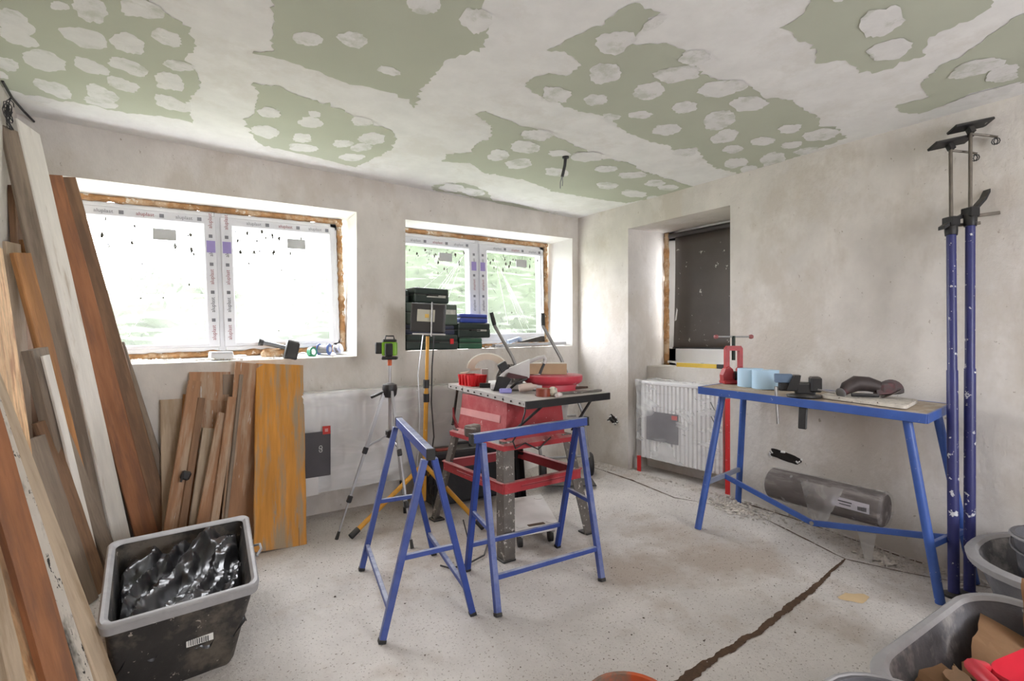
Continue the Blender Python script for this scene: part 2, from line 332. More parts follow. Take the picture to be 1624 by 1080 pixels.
W1F = [(-.36, 2.16), (1.31, 2.20), (1.31, 1.122), (-.36, 1.092)]     # front edge of the window reveals: tl, tr, br, bl
W1B = [(-.355, 2.128), (1.321, 2.184), (1.306, 1.158), (-.355, 1.103)]
W2F = [(1.70, 2.197), (3.473, 2.25), (3.473, 1.188), (1.70, 1.158)]
W2B = [(1.72, 2.185), (3.384, 2.222), (3.359, 1.185), (1.72, 1.150)]
b = MB(); T, Bt = ZC+.02, -.06
def wy(x, z): return (x, YB, z)
def cell(p, q, r_, s_, sub=6):
    p, q, r_, s_ = map(V, (p, q, r_, s_))
    b.grid(lambda u, v: (p*(1-u)+q*u)*(1-v)+(s_*(1-u)+r_*u)*v, sub, sub)
cuts = [XL-.1, -.36, 1.31, 1.70, 3.473, XR+.02]
cell(wy(cuts[0], Bt), wy(cuts[1], Bt), wy(cuts[1], T), wy(cuts[0], T))
for F in (W1F, W2F):
    tl, tr, br, bl = F
    x0, x1 = (cuts[1], cuts[2]) if F is W1F else (cuts[3], cuts[4])
    cell(wy(x0, Bt), wy(x1, Bt), wy(*br), wy(*bl)); cell(wy(*tl), wy(*tr), wy(x1, T), wy(x0, T))
cell(wy(cuts[2], Bt), wy(cuts[3], Bt), wy(cuts[3], T), wy(cuts[2], T)); cell(wy(cuts[4], Bt), wy(cuts[5], Bt), wy(cuts[5], T), wy(cuts[4], T))
wall_back = tag(b.build('wall_back', plaster), kind='structure')
for nm, F, Bk in (('window_reveal', W1F, W1B), ('window_reveal', W2F, W2B)):
    b = MB()
    for i in range(4):
        j = (i+1) % 4
        f0, f1, k0, k1 = (V((F[i][0], YB, F[i][1])), V((F[j][0], YB, F[j][1])), V((Bk[i][0], 4.07, Bk[i][1])), V((Bk[j][0], 4.07, Bk[j][1])))
        b.grid(lambda u, v: (f0*(1-u)+f1*u)*(1-v)+(k0*(1-u)+k1*u)*v + V((0, 0, .004*noise.noise(V((u*12, v*4, i*3.0))) if i == 2 else 0)), 20, 5)
        b.face([k0, k1, k1+V((0, .14, 0)), k0+V((0, .14, 0))])
    b.build(nm, plaster_w, wall_back)

# right wall with the full-height niche
NY0, NY1, NZ = 2.169, 3.157, 2.243
b = MB()
def wx(y, z, x=XR): return (x, y, z)
cell(wx(REARY, Bt), wx(NY0, Bt), wx(NY0, T), wx(REARY, T), 8); cell(wx(NY1, Bt), wx(YB, Bt), wx(YB, T), wx(NY1, T)); cell(wx(NY0, NZ), wx(NY1, NZ), wx(NY1, T), wx(NY0, T))
cell(wx(NY1, Bt), wx(NY1, Bt, 4.15), wx(NY1, NZ+.02, 4.15), wx(NY1, NZ)); cell(wx(NY0, Bt), wx(NY0, Bt, 4.15), wx(NY0, NZ+.02, 4.15), wx(NY0, NZ))
cell(wx(NY0, NZ), wx(NY1, NZ), wx(NY1, NZ+.02, 4.15), wx(NY0, NZ+.02, 4.15))
wall_right = tag(b.build('wall_right', plaster), kind='structure')
b = MB(); b.box((3.975, (NY0+NY1)/2, .48), (.35, NY1-NY0, 1.06), bev=.008); b.build('parapet', plaster, wall_right)
b = MB()
cell((XL, REARY, Bt), (XL, YB, Bt), (XL, YB, T), (XL, REARY, T)); wall_left = tag(b.build('wall_left', plaster), kind='structure')
b = MB(); x0, x1, z0, z1 = FILL_OPENING
for q in (((XL, Bt), (x0, Bt), (x0, T), (XL, T)), ((x1, Bt), (XR, Bt), (XR, T), (x1, T)), ((x0, Bt), (x1, Bt), (x1, z0), (x0, z0)), ((x0, z1), (x1, z1), (x1, T), (x0, T))):
    cell(*[(p[0], REARY, p[1]) for p in q], 2)
wall_rear = tag(b.build('wall_rear', plaster), kind='structure')  # wall behind the camera, pierced by the added fill-light opening

# ---------------------------------------------------------------- windows
red_ink = mat('red_print', (140, 62, 68), .6, var=0); black_ink = mat('black_print', (45, 45, 48), .6, var=0); grey_ink = mat('grey_print', (120, 120, 125), .6, var=0)
violet = mat('violet_film_patch', (150, 135, 190), .5, var=.1); sticker = mat('grey_sticker', (176, 176, 174), .6, var=.05); white_ink = mat('white_print', (235, 235, 232), .6, var=0)
protect = mat('printed_protective_film', (214, 214, 217), .3, var=.05, scale=8, bump=.15, bscale=14)
fleck_m = mat('plaster_fleck', (84, 80, 72), .9)
def lumpy_bar(b, p0, p1, w, d, seed, n=46):
    p0 = V(p0); p1 = V(p1); z = (p1-p0).normalized(); y = V((0, 1, 0)); x = y.cross(z); rings = []
    for i in range(n+1):
        c = p0+(p1-p0)*i/n; k = 1+.55*noise.noise(V((i*.35, seed, 0))); h = 1+.5*noise.noise(V((i*.5, seed+9, 4)))
        rings.append([c+x*(w*k*a)+y*(d*h*e) for a, e in ((-.5, .5), (-.55, -.2), (-.25, -.5), (.25, -.5), (.55, -.2), (.5, .5))])
    b.loft(rings)
def window(name, x0, z0, w, h, slope, panes, pz0, pz1, glass):
    root = bpy.data.objects.new(name, None); COL.objects.link(root); tag(root, kind='structure')
    root.location = (x0, 4.07, z0); root.rotation_euler = (0, -slope, 0)
    def bb(nm, x0_, x1_, z0_, z1_, y0_, y1_, m, par=root, bev=.006):
        b = MB(); b.box(((x0_+x1_)/2, (y0_+y1_)/2, (z0_+z1_)/2), (x1_-x0_, y1_-y0_, z1_-z0_), bev=bev); return b.build(nm, m, par, world=False)
    F = .035
    b = MB()
    for s_, e_ in (((0, 0, h-.015), (w, 0, h-.015)), ((w-.018, 0, 0), (w-.018, 0, h)), ((0, 0, .02), (w, 0, .02)), ((.012, 0, 0), (.012, 0, h))):
        lumpy_bar(b, s_, e_, .038, .05, random.random()*50, 90)
    b.build('expanding_foam', foam, root, world=False, smooth='all')
    for q in ((F, w-F, h-F-.055, h-F), (F, w-F, F, F+.055), (F, F+.055, F, h-F), (w-F-.055, w-F, F, h-F)): bb('frame', *q, .0, .075, pvc)
    mx = (panes[0][1]+panes[1][0])/2
    bb('mullion', mx-.025, mx+.025, F, h-F, -.004, .07, protect)
    for k, (a, c) in enumerate(panes):
        so = bpy.data.objects.new('sash', None); COL.objects.link(so); so.parent = root
        a2 = max(F+.02, a-.075); c2 = min(w-F-.02, c+.075) ; z2 = F+.03; z3 = h-F-.03
        if k == 0: c2 = mx-.012
        else: a2 = mx+.012
        bb('sash_rail', a2, c2, pz1, z3, -.018, .06, protect, so); bb('sash_rail', a2, c2, z2, pz0, -.018, .06, protect, so)
        bb('sash_stile', a2, a, z2, z3, -.019, .06, protect, so); bb('sash_stile', c, c2, z2, z3, -.019, .06, protect, so)
        b = MB(); b.box(((a+c)/2, .03, (pz0+pz1)/2), (c-a, .004, pz1-pz0)); b.build('pane', glass, so, world=False)
        bb('sticker', a+(c-a)*.55, a+(c-a)*.55+.13, pz1-.12, pz1-.045, .0225, .0275, sticker, so, .0)
        b = MB(); rn = random.Random(k*7+int(x0*10)+3)
        for i in range(46):
            top = rn.random() < .55
            fx = rn.uniform(a+.02, c-.02); fzz = pz1-abs(rn.gauss(0, .09))-.01 if top else rn.uniform(pz0+.02, pz1-.02)
            s1 = rn.uniform(.0015, .010) if top else rn.uniform(.001, .005); an = rn.uniform(0, 3)
            p_ = [(fx+s1*rn.uniform(.5, 1.5)*math.cos(an+t), .026, fzz+s1*2*rn.uniform(.4, 1.6)*math.sin(an+t)) for t in (0, 1.2, 2.4, 3.6, 5)]
            b.prism([(q[0], q[2]) for q in p_], (0, .0255, 0), (1, 0, 0), (0, 0, 1), .003)
        o = b.build('plaster_flecks', fleck_m, so, world=False); o['kind'] = 'stuff'
        b = MB()                                                # taut creases of the plastic sheet
        for i in range(6):
            ex, ez = (c-.02, pz1-.03) if (k == 0) else (a+.1, pz1-.02)
            if k == 0: tx, tz = a+rn.uniform(.02, .3), pz0+rn.uniform(.0, .45)*(pz1-pz0)
            else: tx, tz = a+rn.uniform(.15, .55), pz0+rn.uniform(.02, .15)
            st = rn.uniform(.0, .35); pts = [(ex+(tx-ex)*t, .012+.004*math.sin(9*t), ez+(tz-ez)*t) for t in [st+(1-st)*q/8 for q in range(9)]]
            b.tube(pts, [.0004+.0008*math.sin(math.pi*q/8) for q in range(9)], 5)
        b.build('film_crease', wrap_solid, so, world=False)
    # print on the protective film
    W = wm(root)
    def tx(body, size, m, x, z, vert=False):
        ux, uy = ((0, 0, 1), (-1, 0, 0)) if vert else ((1, 0, 0), (0, 0, 1))
        q = W.to_3x3(); text('film_print', body, size, m, root, W @ V((x, -.0205, z)), q @ V(ux), q @ V(uy))
    zt = (pz1+h-F-.03)/2; i = 0; x = .2
    while x < w-.15:
        if abs(x-mx) > .1:
            tx('aluplast', .032, red_ink if i % 2 else grey_ink, x, zt)
            bb('film_mark', x+.075, x+.1, zt-.012, zt+.012, -.0202, -.0195, grey_ink, root, 0)
        x += .21; i += 1
    for sx, sg in ((mx-.048, 0), (mx+.048, 1)):
        z = pz0+.02; i = sg
        while z < pz1-.02:
            tx('aluplast', .034, (red_ink, black_ink)[(i+sg) % 2], sx, z+.05, True)
            bb('film_mark', sx-.011, sx+.011, z+.125, z+.147, -.0212, -.0195, grey_ink, root, 0)
            z += .19; i += 1
        bb('film_mark', sx-.026, sx+.026, pz1-.19, pz1-.11, -.0206, -.0196, violet, root, 0)
    return root
wrap_solid = mat('clear_plastic_fold', (238, 238, 236), .25, var=.02)
window('window_1', -.355, 1.103, 1.665, 1.025, .033, ((.10, .73), (.905, 1.565)), .095, .90, glass)
window('window_2', 1.72, 1.150, 1.655, 1.035, .021, ((.10, .725), (.925, 1.585)), .135, .905, glass2)

# window 3 in the niche, with a roller blind
w3 = bpy.data.objects.new('window_3', None); COL.objects.link(w3); tag(w3, kind='structure'); w3.location = (4.06, 2.62, 1.01)
for (y0, y1, z0, z1) in ((2.16, 3.12, 1.0, 1.17), (2.16, 3.16, 2.17, 2.30), (3.02, 3.12, 1.0, 2.28), (2.16, 2.27, 1.0, 2.28)):
    b = MB(); b.box((4.09, (y0+y1)/2, (z0+z1)/2), (.07, y1-y0, z1-z0), bev=.006); b.build('frame', pvc, w3)
b = MB(); b.box((4.10, 2.64, 1.67), (.004, .8, 1.02)); b.build('pane', glass, w3)
b = MB(); b.box((4.065, 2.64, 1.04), (.05, .93, .02)); b.build('drip_rail', pvc, w3)
b = MB(); lumpy_bar(b, (4.06, 3.125, 1.0), (4.06, 3.125, 2.26), .03, .05, 3.3); b.build('expanding_foam', foam, w3, smooth='all')
blindm = mat('blind_fabric', (84, 76, 71), .55, var=.15, scale=3, spot=.67, spotc=(196, 190, 182), spots=18)
b = MB(); b.grid(lambda u, v: (4.035-.012*math.sin(v*3)*(u-.4), 2.25+u*(.785-.025*math.sin(v*2.2)), 1.165+v*1.03+.012*(1-u)*0), 10, 14); b.build('blind_sheet', blindm, w3, smooth='all', solid=.0015)
b = MB(); b.cyl((4.03, 2.24, 2.215), (4.03, 3.075, 2.215), .022); b.build('blind_tube', mat('blind_roll', (66, 62, 62), .5), w3, smooth=True)
b = MB(); b.box((4.028, 2.64, 1.172), (.01, .79, .014)); b.build('blind_bar', dark, w3)
b = MB(); b.prism([(0, 0), (.018, .01), (.03, .10), (.02, .12)], (4.021, 3.01, 1.42), (0, -1, 0), (0, 0, 1), .002); b.build('paper_scrap', pvc, w3)

# ---------------------------------------------------------------- outside
lawn = mat('lawn_grass', (140, 146, 124), .95, var=.25, scale=5, bump=.5, bscale=30)
b = MB(); b.grid(lambda u, v: (-8+u*24, 4.45+v*14, .82+.06*v*14*ss(v*2)), 20, 20); tag(b.build('lawn_ground', lawn, smooth='all'), 'green lawn outside the windows', 'lawn', kind='structure')
leaf_m = mat('hedge_leaf', (52, 60, 44), .9, var=.2, scale=1.2, col2=(66, 74, 56), c2t=.56, spec=.1)
def hedge(label, x0, x1, y0, y1, z0, z1, n, seed):
    rn = random.Random(seed); root = thing('garden_shrub', label, 'shrub', ((x0+x1)/2, (y0+y1)/2, z0), group=None); b = MB(); vs = []; fs = []
    for i in range(n):
        u, v, t = rn.random(), rn.random(), rn.random()**.8
        p = V((x0+(x1-x0)*u, y0+(y1-y0)*v, z0+(z1-z0)*t*(.8+.25*noise.noise(V((u*5, seed, 0))))))
        d = V((rn.gauss(0, 1), rn.gauss(0, 1), rn.gauss(0, 1))).normalized(); e = d.orthogonal().normalized(); s_ = rn.uniform(.04, .08)
        k = len(vs); vs += [p-d*s_, p+e*s_*.5, p+d*s_, p-e*s_*.5]; fs.append((k, k+1, k+2, k+3))
    b.mesh(vs, fs); o = b.build('foliage', leaf_m, root); o['kind'] = 'stuff'
    b = MB(); cc = V(((x0+x1)/2, (y0+y1)/2+.15, z0+(z1-z0)*.42))
    def core(u, v):
        a = 2*math.pi*u; e = math.pi*(v-.5); d = V((math.cos(a)*math.cos(e), math.sin(a)*math.cos(e), math.sin(e))); k = 1+.22*noise.noise(d*2.3+V((seed, 0, 0)))+.08*noise.noise(d*9)
        return cc+V((d.x*(x1-x0)*.56*k, d.y*(y1-y0)*.45*k, d.z*(z1-z0)*.56*k))
    b.grid(core, 48, 26); b.build('inner_foliage', leaf_m, root, smooth='all')
    for i in range(5):
        b = MB(); xx = x0+(x1-x0)*(i+.5)/5; b.tube([(xx, (y0+y1)/2, z0-.2), (xx+.1, (y0+y1)/2, z0+(z1-z0)*.4), (xx-.05, (y0+y1)/2+.1, z0+(z1-z0)*.8)], [.05, .04, .02], 6); b.build('stem', mat('bark', (92, 76, 60), .9), root)
hedge('low green hedge outside the left window', -.2, 4.2, 9.0, 9.9, 1.0, 2.4, 1500, 1)
hedge('tall green shrub outside the right window', 3.6, 9.5, 7.2, 8.6, .95, 4.8, 5000, 2)

# ---------------------------------------------------------------- timber
w_white = wood('whitewashed_wood', (226, 220, 211), (178, 160, 138), .1, c2t=.62)
w_grey = wood('weathered_wood', (142, 126, 110), (118, 104, 90), .22)
w_beige = wood('pale_wood', (186, 166, 142), (160, 138, 112), .15)
w_red = wood('reddish_wood', (158, 106, 72), (132, 92, 68), .22)
w_brown = wood('brown_wood', (136, 104, 78), (114, 88, 68), .25)
w_orange = wood('orange_wood', (176, 124, 76), (150, 106, 72), .25)
w_dusty = wood('plaster_stained_wood', (164, 122, 90), (182, 158, 134), .2, spot=.66)
w_mold = mat('mouldy_wood', (198, 190, 178), .85, var=.1, scale=6, stretch=(3, 3, 1), col2=(96, 92, 84), c2t=.56, spot=.60, spotc=(52, 50, 46), spots=26, rnd=True)
w_form = wood('formwork_yellow', (200, 138, 58), (160, 140, 114), .2, spot=.66, spotc=(150, 140, 124), c2t=.515)
osb_m = mat('osb_strands', (208, 168, 122), .85, var=.35, scale=26, stretch=(1, 1, .35), col2=(170, 120, 76), c2t=.56, bump=.3, bscale=30)
def plank(name, label, foot, top, w, t, facing, m, group=None, cut=0.0, cat='plank', notch=None):
    """board from foot to top (centre of its end faces); broad face looks along `facing`"""
    f = V(foot); p = V(top); z = (p-f).normalized(); y = V(facing); y = (y-z*y.dot(z)).normalized(); x = y.cross(z); L_ = (p-f).length
    o = None; b = MB(); rn = random.Random(hash(label) % 9999 if False else len(label)*13+int(w*1000)+int(L_*100))
    n = 10; rings = []
    for i in range(n+1):
        s = i/n; wv = w/2*(1+.012*rn.uniform(-1, 1)); tv = t/2; bow = .004*math.sin(s*3.1)*rn.choice((1, 1, .6)); e = .004 if t > .012 else .002
        zz = s*L_; sl = cut*w if i == n else 0
        rings.append([(-wv+e, -tv+bow, zz-sl/2), (wv-e, -tv+bow, zz+sl/2), (wv, -tv+e+bow, zz+sl/2), (wv, tv-e+bow, zz+sl/2), (wv-e, tv+bow, zz+sl/2), (-wv+e, tv+bow, zz-sl/2), (-wv, tv-e+bow, zz-sl/2), (-wv, -tv+e+bow, zz-sl/2)])
    b.loft(rings)
    o = b.build(name, m); o.location = f; o.rotation_euler = Matrix((x, y, z)).transposed().to_euler()
    return tag(o, label, cat, group)
GL = 'boards leaning in the left corner'
FA = (.75, -.65, .2)
plank('square_timber', 'whitewashed square timber beam reaching almost to the ceiling in the left corner', (-.075, 3.60, .03), (-.468, 3.53, 2.31), .105, .035, (.72, -.68, .1), w_white, GL, .5)
plank('wooden_plank', 'grey-brown plank fixed along the left side of the whitewashed beam', (-.155, 3.54, .0), (-.512, 3.49, 2.27), .09, .03, (.55, -.82, .1), w_grey, GL, .3)
plank('wooden_plank', 'reddish-brown plank leaning across the left window, just right of the whitewashed beam', (.05, 3.70, .0), (-.405, 3.755, 2.14), .115, .022, (.35, -.93, .1), w_red, GL)
plank('wooden_plank', 'dark brown plank rightmost of those crossing the left window', (.135, 3.745, .0), (-.345, 3.783, 2.145), .10, .024, (.25, -.96, .1), w_brown, GL)
plank('wooden_plank', 'grey-brown board under the sill, right foot of the corner lumber pile', (.185, 3.77, .0), (-.13, 3.79, 1.22), .11, .02, (.1, -1, .1), w_grey, GL)
plank('wooden_plank', 'brown-orange plank just left of the whitewashed beam', (-.17, 3.47, .0), (-.47, 3.40, 1.66), .085, .03, (.75, -.65, .2), w_orange, GL)
plank('wooden_plank', 'short split plank with ragged pale edge in the left corner pile', (-.20, 3.36, .0), (-.40, 3.25, 1.20), .10, .05, (.85, -.5, .2), w_grey, GL)
plank('wooden_strip', 'pale strip on the face of the short split plank', (-.165, 3.345, .0), (-.362, 3.232, 1.17), .045, .012, (.85, -.5, .2), w_white, GL)
plank('wooden_plank', 'lowest dark board standing beside the black tub in the corner', (-.20, 3.14, .0), (-.395, 3.16, .80), .10, .03, (.8, -.6, .2), w_grey, GL)
plank('wooden_plank', 'short brown board, second from the tub in the corner pile', (-.16, 3.26, .0), (-.375, 3.24, .865), .08, .03, (.8, -.6, .2), w_brown, GL)
plank('wooden_plank', 'short dark board leaning behind the two brown stubs in the corner', (-.10, 3.40, .0), (-.36, 3.36, .90), .09, .03, (.8, -.6, .2), w_grey, GL)
plank('wooden_plank', 'pale upright board with black marks beside the OSB sheet', (-.44, 3.52, .0), (-.515, 3.50, 1.72), .10, .02, (.9, -.4, .1), w_beige, GL)
plank('wooden_plank', 'dark stained board at the far left corner under the whitewashed beam', (-.43, 3.62, .0), (-.51, 3.62, 2.02), .11, .03, (.9, -.4, .1), w_brown, GL)
plank('wooden_plank', 'rust-red narrow board behind the brown-orange plank', (-.20, 3.62, .0), (-.47, 3.58, 1.75), .07, .02, (.75, -.65, .2), w_orange, GL)
# near pile on the left wall
GN = 'boards leaning on the left wall nearest the viewer'
plank('wooden_plank', 'pale grey plank with knots crossing in front of the black tub', (-.05, 2.067, .0), (-.405, 2.32, 1.16), .062, .03, (.85, -.6, .3), w_beige, GN)
plank('wooden_plank', 'mould-spotted edge board right beside the pale grey foreground plank', (-.098, 2.05, .0), (-.418, 2.245, 1.22), .04, .035, (.8, -.6, .3), w_mold, GN)
plank('wooden_plank', 'wide rust-brown foreground plank left of the mouldy board', (-.145, 1.99, .0), (-.412, 2.17, 1.17), .085, .03, (.8, -.65, .3), w_red, GN)
plank('wooden_plank', 'narrow pale stick at the bottom left edge below the OSB offcut', (-.22, 1.87, .0), (-.375, 2.00, .80), .05, .03, (.85, -.5, .3), w_beige, GN)
plank('osb_sheet', 'tall OSB sheet edge leaning on the left wall', (-.31, 2.45, .0), (-.485, 2.49, 1.64), 1.10, .018, (.98, 0, .1), osb_m, None, 0, 'board')
plank('osb_sheet', 'low OSB offcut at the bottom left under the rust-brown plank', (-.175, 2.06, .0), (-.375, 2.12, .70), .30, .018, (.95, -.15, .3), osb_m, None, .5, 'board')

# boards standing under the left window
GW = 'boards standing under the left window'
FB = (.1, -1, .15)
plank('wooden_board', 'pale thin board at the left end below the left window', (.17, 3.70, .0), (.16, 3.795, .88), .13, .014, FB, w_beige, GW)
plank('wooden_board', 'orange-topped narrow board second from the left below the window', (.215, 3.69, .0), (.262, 3.785, .905), .10, .016, FB, w_orange, GW)
plank('wooden_board', 'wide rusty-stained board in the middle behind the slats', (.33, 3.72, .0), (.36, 3.795, 1.04), .23, .014, FB, w_dusty, GW)
plank('wooden_board', 'grey board behind the rusty-stained wide board', (.45, 3.745, .0), (.475, 3.8, 1.02), .09, .010, FB, w_grey, GW)
plank('wooden_board', 'short greyish panel in front of the rusty-stained board', (.36, 3.67, .0), (.385, 3.765, .86), .19, .014, FB, w_dusty, GW, .08)
plank('wooden_batten', 'tall brown slat with a fringe of nails and black clip, under the sill', (0.115, 3.52, .0), (0.272, 3.735, .99), .07, .02, FB, w_dusty, GW)
plank('wooden_batten', 'thin brown slat joined to the right of the tall nailed slat', (0.170, 3.50, .0), (0.305, 3.71, .885), .04, .022, FB, w_brown, GW)
plank('wooden_batten', 'short pale-ended slat between the two pairs of brown slats', (0.240, 3.53, .0), (0.348, 3.705, .695), .075, .018, FB, w_beige, GW)
plank('wooden_batten', 'mid-height brown slat left of the splintered strip', (0.265, 3.47, .0), (0.425, 3.67, .785), .075, .02, FB, w_dusty, GW, .1)
plank('wooden_batten', 'splintered narrow strip leaning right beside the mid-height slat', (0.325, 3.46, .0), (0.467, 3.66, .885), .045, .02, FB, w_dusty, GW)
plank('wooden_batten', 'thin edge-on strip rising left of the broad brown board', (0.390, 3.48, .0), (0.525, 3.71, 1.02), .02, .03, FB, w_grey, GW)
plank('wooden_board', 'broad brown board with white splashes next to the yellow formwork panel', (0.465, 3.50, .0), (0.585, 3.745, 1.09), .18, .018, FB, w_dusty, GW)
plank('wooden_board', 'dark board half hidden behind the yellow formwork panel', (0.580, 3.56, .0), (0.620, 3.77, .85), .10, .018, FB, w_brown, GW)
fp = plank('formwork_panel', 'broad yellow formwork panel with cement stains, right end of the boards', (.677, 3.305, .0), (.765, 3.755, 1.075), .295, .027, (.0, -1, .35), w_form, None, 0, 'panel')
for s_ in (.42, .60, .70):
    b = MB(); b.box((-.06, .0140, 1.16*(1-s_)), (.06, .002, .006)); b.build('crack_mark', mat('dark_knot', (92, 58, 26), .8), fp, world=False)
b = MB(); b.box((-.142+.04, .0138, .17), (.002, .0016, .34)); b.build('joint_line', mat('dark_knot', (92, 58, 26)), fp, world=False)
cl = MB(); cl.box((.215, 3.575, .45), (.05, .03, .05), (0, .4, 0), .008).tube([(.2, 3.56, .46), (.19, 3.55, .42)], .006, 6); tag(cl.build('clip', dark), 'small black clip stuck on the tall nailed slat', 'clip')

# ---------------------------------------------------------------- black mortar tub with bags
def sq_ring(quad, z, rr=.25, n=8, shrink=0):
    """rounded-corner ring inside a quad (fl, fr, br, bl)"""
    q = [V((*p, 0)) for p in quad]; out = []; k = 1-shrink
    for cx, cy, a0 in ((1, 1, 0), (-1, 1, 90), (-1, -1, 180), (1, -1, 270)):
        for i in range(n+1):
            a = R(a0+90*i/n); s = k*(cx*(1-rr)+rr*math.cos(a)); t = k*(cy*(1-rr)+rr*math.sin(a))
            u, v = (s+1)/2, (t+1)/2
            p = (q[0]*(1-u)+q[1]*u)*(1-v)+(q[3]*(1-u)+q[2]*u)*v; out.append(V((p.x, p.y, z)))
    return out
tubm = mat('cement_caked_black_plastic', (46, 43, 41), .7, var=.25, scale=9, col2=(92, 84, 74), c2t=.55, spot=.66, spotc=(160, 150, 138), spots=34, bump=.3, bscale=30)
rimm = mat('scuffed_grey_rim', (150, 148, 148), .55, var=.12, scale=12, spot=.70, spotc=(196, 192, 188), spots=24)
greytub = mat('cement_caked_grey_plastic', (96, 95, 98), .7, var=.3, scale=9, col2=(150, 146, 142), c2t=.58, spot=.70, spotc=(188, 184, 178), spots=20, bump=.3, bscale=30)
def tub(name, label, top, bot, h, m, rm, rr=.25, wall=.012, lip=.035, handle=None, cat='tub'):
    c = sum((V((*p, 0)) for p in bot), V())/4; root = thing(name, label, cat, (c.x, c.y, fz(c.x, c.y))); z0 = fz(c.x, c.y)
    def lerp(t): return [tuple(V((*a, 0)).lerp(V((*d, 0)), t).xy) for a, d in zip(bot, top)]
    sz = (V((*top[1], 0))-V((*top[0], 0))).length; sh = wall*2/sz; ls = -lip*2/sz
    b = MB(); b.loft([sq_ring(bot, z0, rr, 8, .03), sq_ring(lerp(.06), z0+.02, rr), sq_ring(lerp(.5), z0+h*.5, rr), sq_ring(top, z0+h-.02, rr), sq_ring(top, z0+h-.004, rr, 8, sh*.5), sq_ring(lerp(.93), z0+h-.03, rr, 8, sh*1.1), sq_ring(lerp(.5), z0+h*.5, rr, 8, sh), sq_ring(lerp(.06), z0+.03, rr, 8, sh*1.2)])
    b.build('vessel', m, root, smooth=True)
    b = MB(); b.loft([sq_ring(top, z0+h-.035, rr, 8, ls*.75), sq_ring(top, z0+h-.008, rr, 8, ls), sq_ring(top, z0+h, rr, 8, ls*.6), sq_ring(top, z0+h, rr, 8, sh*.2), sq_ring(top, z0+h-.012, rr, 8, sh*1.3), sq_ring(top, z0+h-.02, rr, 8, sh*.2), sq_ring(top, z0+h-.028, rr, 8, ls*.3)], False, False)
    b.build('rim', rm, root, smooth=True)
    return root
TT = [(-.10, 2.12), (.355, 2.16), (.445, 3.01), (-.104, 2.96)]
TB = [(-.075, 2.20), (.288, 2.235), (.375, 2.93), (-.06, 2.89)]
tb = tub('mortar_tub', 'black cement-caked mortar tub full of black plastic bags, beside the lumber', TT, TB, .325, tubm, rimm, .13, .009, .014)
b = MB(); b.tube([(.425, 2.56, .27), (.45, 2.60, .285), (.455, 2.66, .285), (.435, 2.70, .27)], .006, 6); b.build('handle', rimm, tb)
b = MB(); b.box((.175, 2.185, .165), (.085, .003, .045), (R(-14), 0, R(4))); lb = b.build('label_sticker', mat('white_sticker', (205, 202, 196), .6, var=.05), tb)
b = MB()
for i in range(14): b.box((.14+.0045*i+.002*(i % 3), 2.1805-.0022, .155), (.0016+.001*(i % 2), .002, .018), (R(-14), 0, R(4)))
b.build('barcode', black_ink, lb)
def bagz(u, v):
    s = u*1.0-v*.62; q = v+u*.6
    f = noise.noise(V((s*1.6, q*1.0, 3.1)))
    def tri(t): t = t % 1.0; return 1-abs(2*t-1)
    ridge = tri(s*3.4+.7*f+.2*noise.noise(V((q*3, s, 1))))
    ridge2 = tri(s*8.3+1.0*noise.noise(V((s*2, q*2.2, 7))))
    crink = (1-abs(noise.noise(V((u*7, v*7, 2.2)))))**4
    bulge = .09*math.exp(-((u-.72)**2+(v-.80)**2)/.03)+.05*math.exp(-((u-.28)**2+(v-.80)**2)/.04)
    edge = min(u, 1-u, v, 1-v)
    return .175+.06*ridge+.022*ridge2+.015*crink+bulge+.03*f-.10*(1-ss(edge/.05))
ql = [V((*p, 0)) for p in TT]
b = MB()
def bagp(u, v):
    uu = .03+.94*u; vv = .025+.95*v; p = (ql[0]*(1-uu)+ql[1]*uu)*(1-vv)+(ql[3]*(1-uu)+ql[2]*uu)*vv
    k = 1-.06*(1-ss(min(u, 1-u, v, 1-v)/.08)); c0 = V((.15, 2.56, 0)); p = c0+(p-c0)*k
    return (p.x+.012*noise.noise(V((u*9, v*9, 5))), p.y+.012*noise.noise(V((u*9, v*9, 9))), max(.06, bagz(u, v)+.02))
b.grid(bagp, 60, 84)
bagm = mat('black_polythene', (26, 25, 28), .30, var=.05, spec=.55)
tag(b.build('plastic_bag', bagm, smooth=True), 'crumpled glossy black plastic bags lying in the black tub', 'bag')

# ---------------------------------------------------------------- radiators in transport wrap
radm = mat('white_radiator_enamel', (232, 230, 229), .45, var=.03, scale=3)
wrapw = mat('milky_wrap', (222, 219, 217), .28, var=.05, scale=5, bump=.5, bscale=9, spec=.6)
lab_d = mat('dark_carton_label', (76, 72, 76), .5, var=.12, scale=6)
redm = mat('red_label', (200, 60, 52), .6, var=.1)
def radiator(label, p0, along, out, L_, h, d, pitch=.045):
    """p0 = lower left back corner, along = unit along the wall, out = unit into the room"""
    p0 = V(p0); a = V(along); o = V(out); root = thing('panel_radiator', label, 'radiator', p0)
    b = MB(); n = int(L_/pitch); prof = []
    for i in range(n):
        x = i*pitch
        prof += [(x, d-.012), (x+pitch*.2, d), (x+pitch*.7, d), (x+pitch*.9, d-.012)]
    prof += [(L_, d-.012), (L_, .0), (0, .0)]
    b.prism(prof, p0+V((0, 0, h/2)), a, o, h*.97); b.build('ribbed_panel', radm, root)
    b = MB(); q = p0+a*L_/2+o*d/2
    rot = Matrix((a, o, V((0, 0, 1)))).transposed()
    b.box(q+V((0, 0, h-.01)), (L_+.01, d+.012, .03), rot, .006); b.build('top_grille', radm, root)
    for s_ in (0, 1):
        b = MB(); b.box(p0+a*(L_*s_)+o*d/2+V((0, 0, h/2)), (.012, d+.006, h*.98), rot, .003); b.build('side_cover', radm, root)
    return root
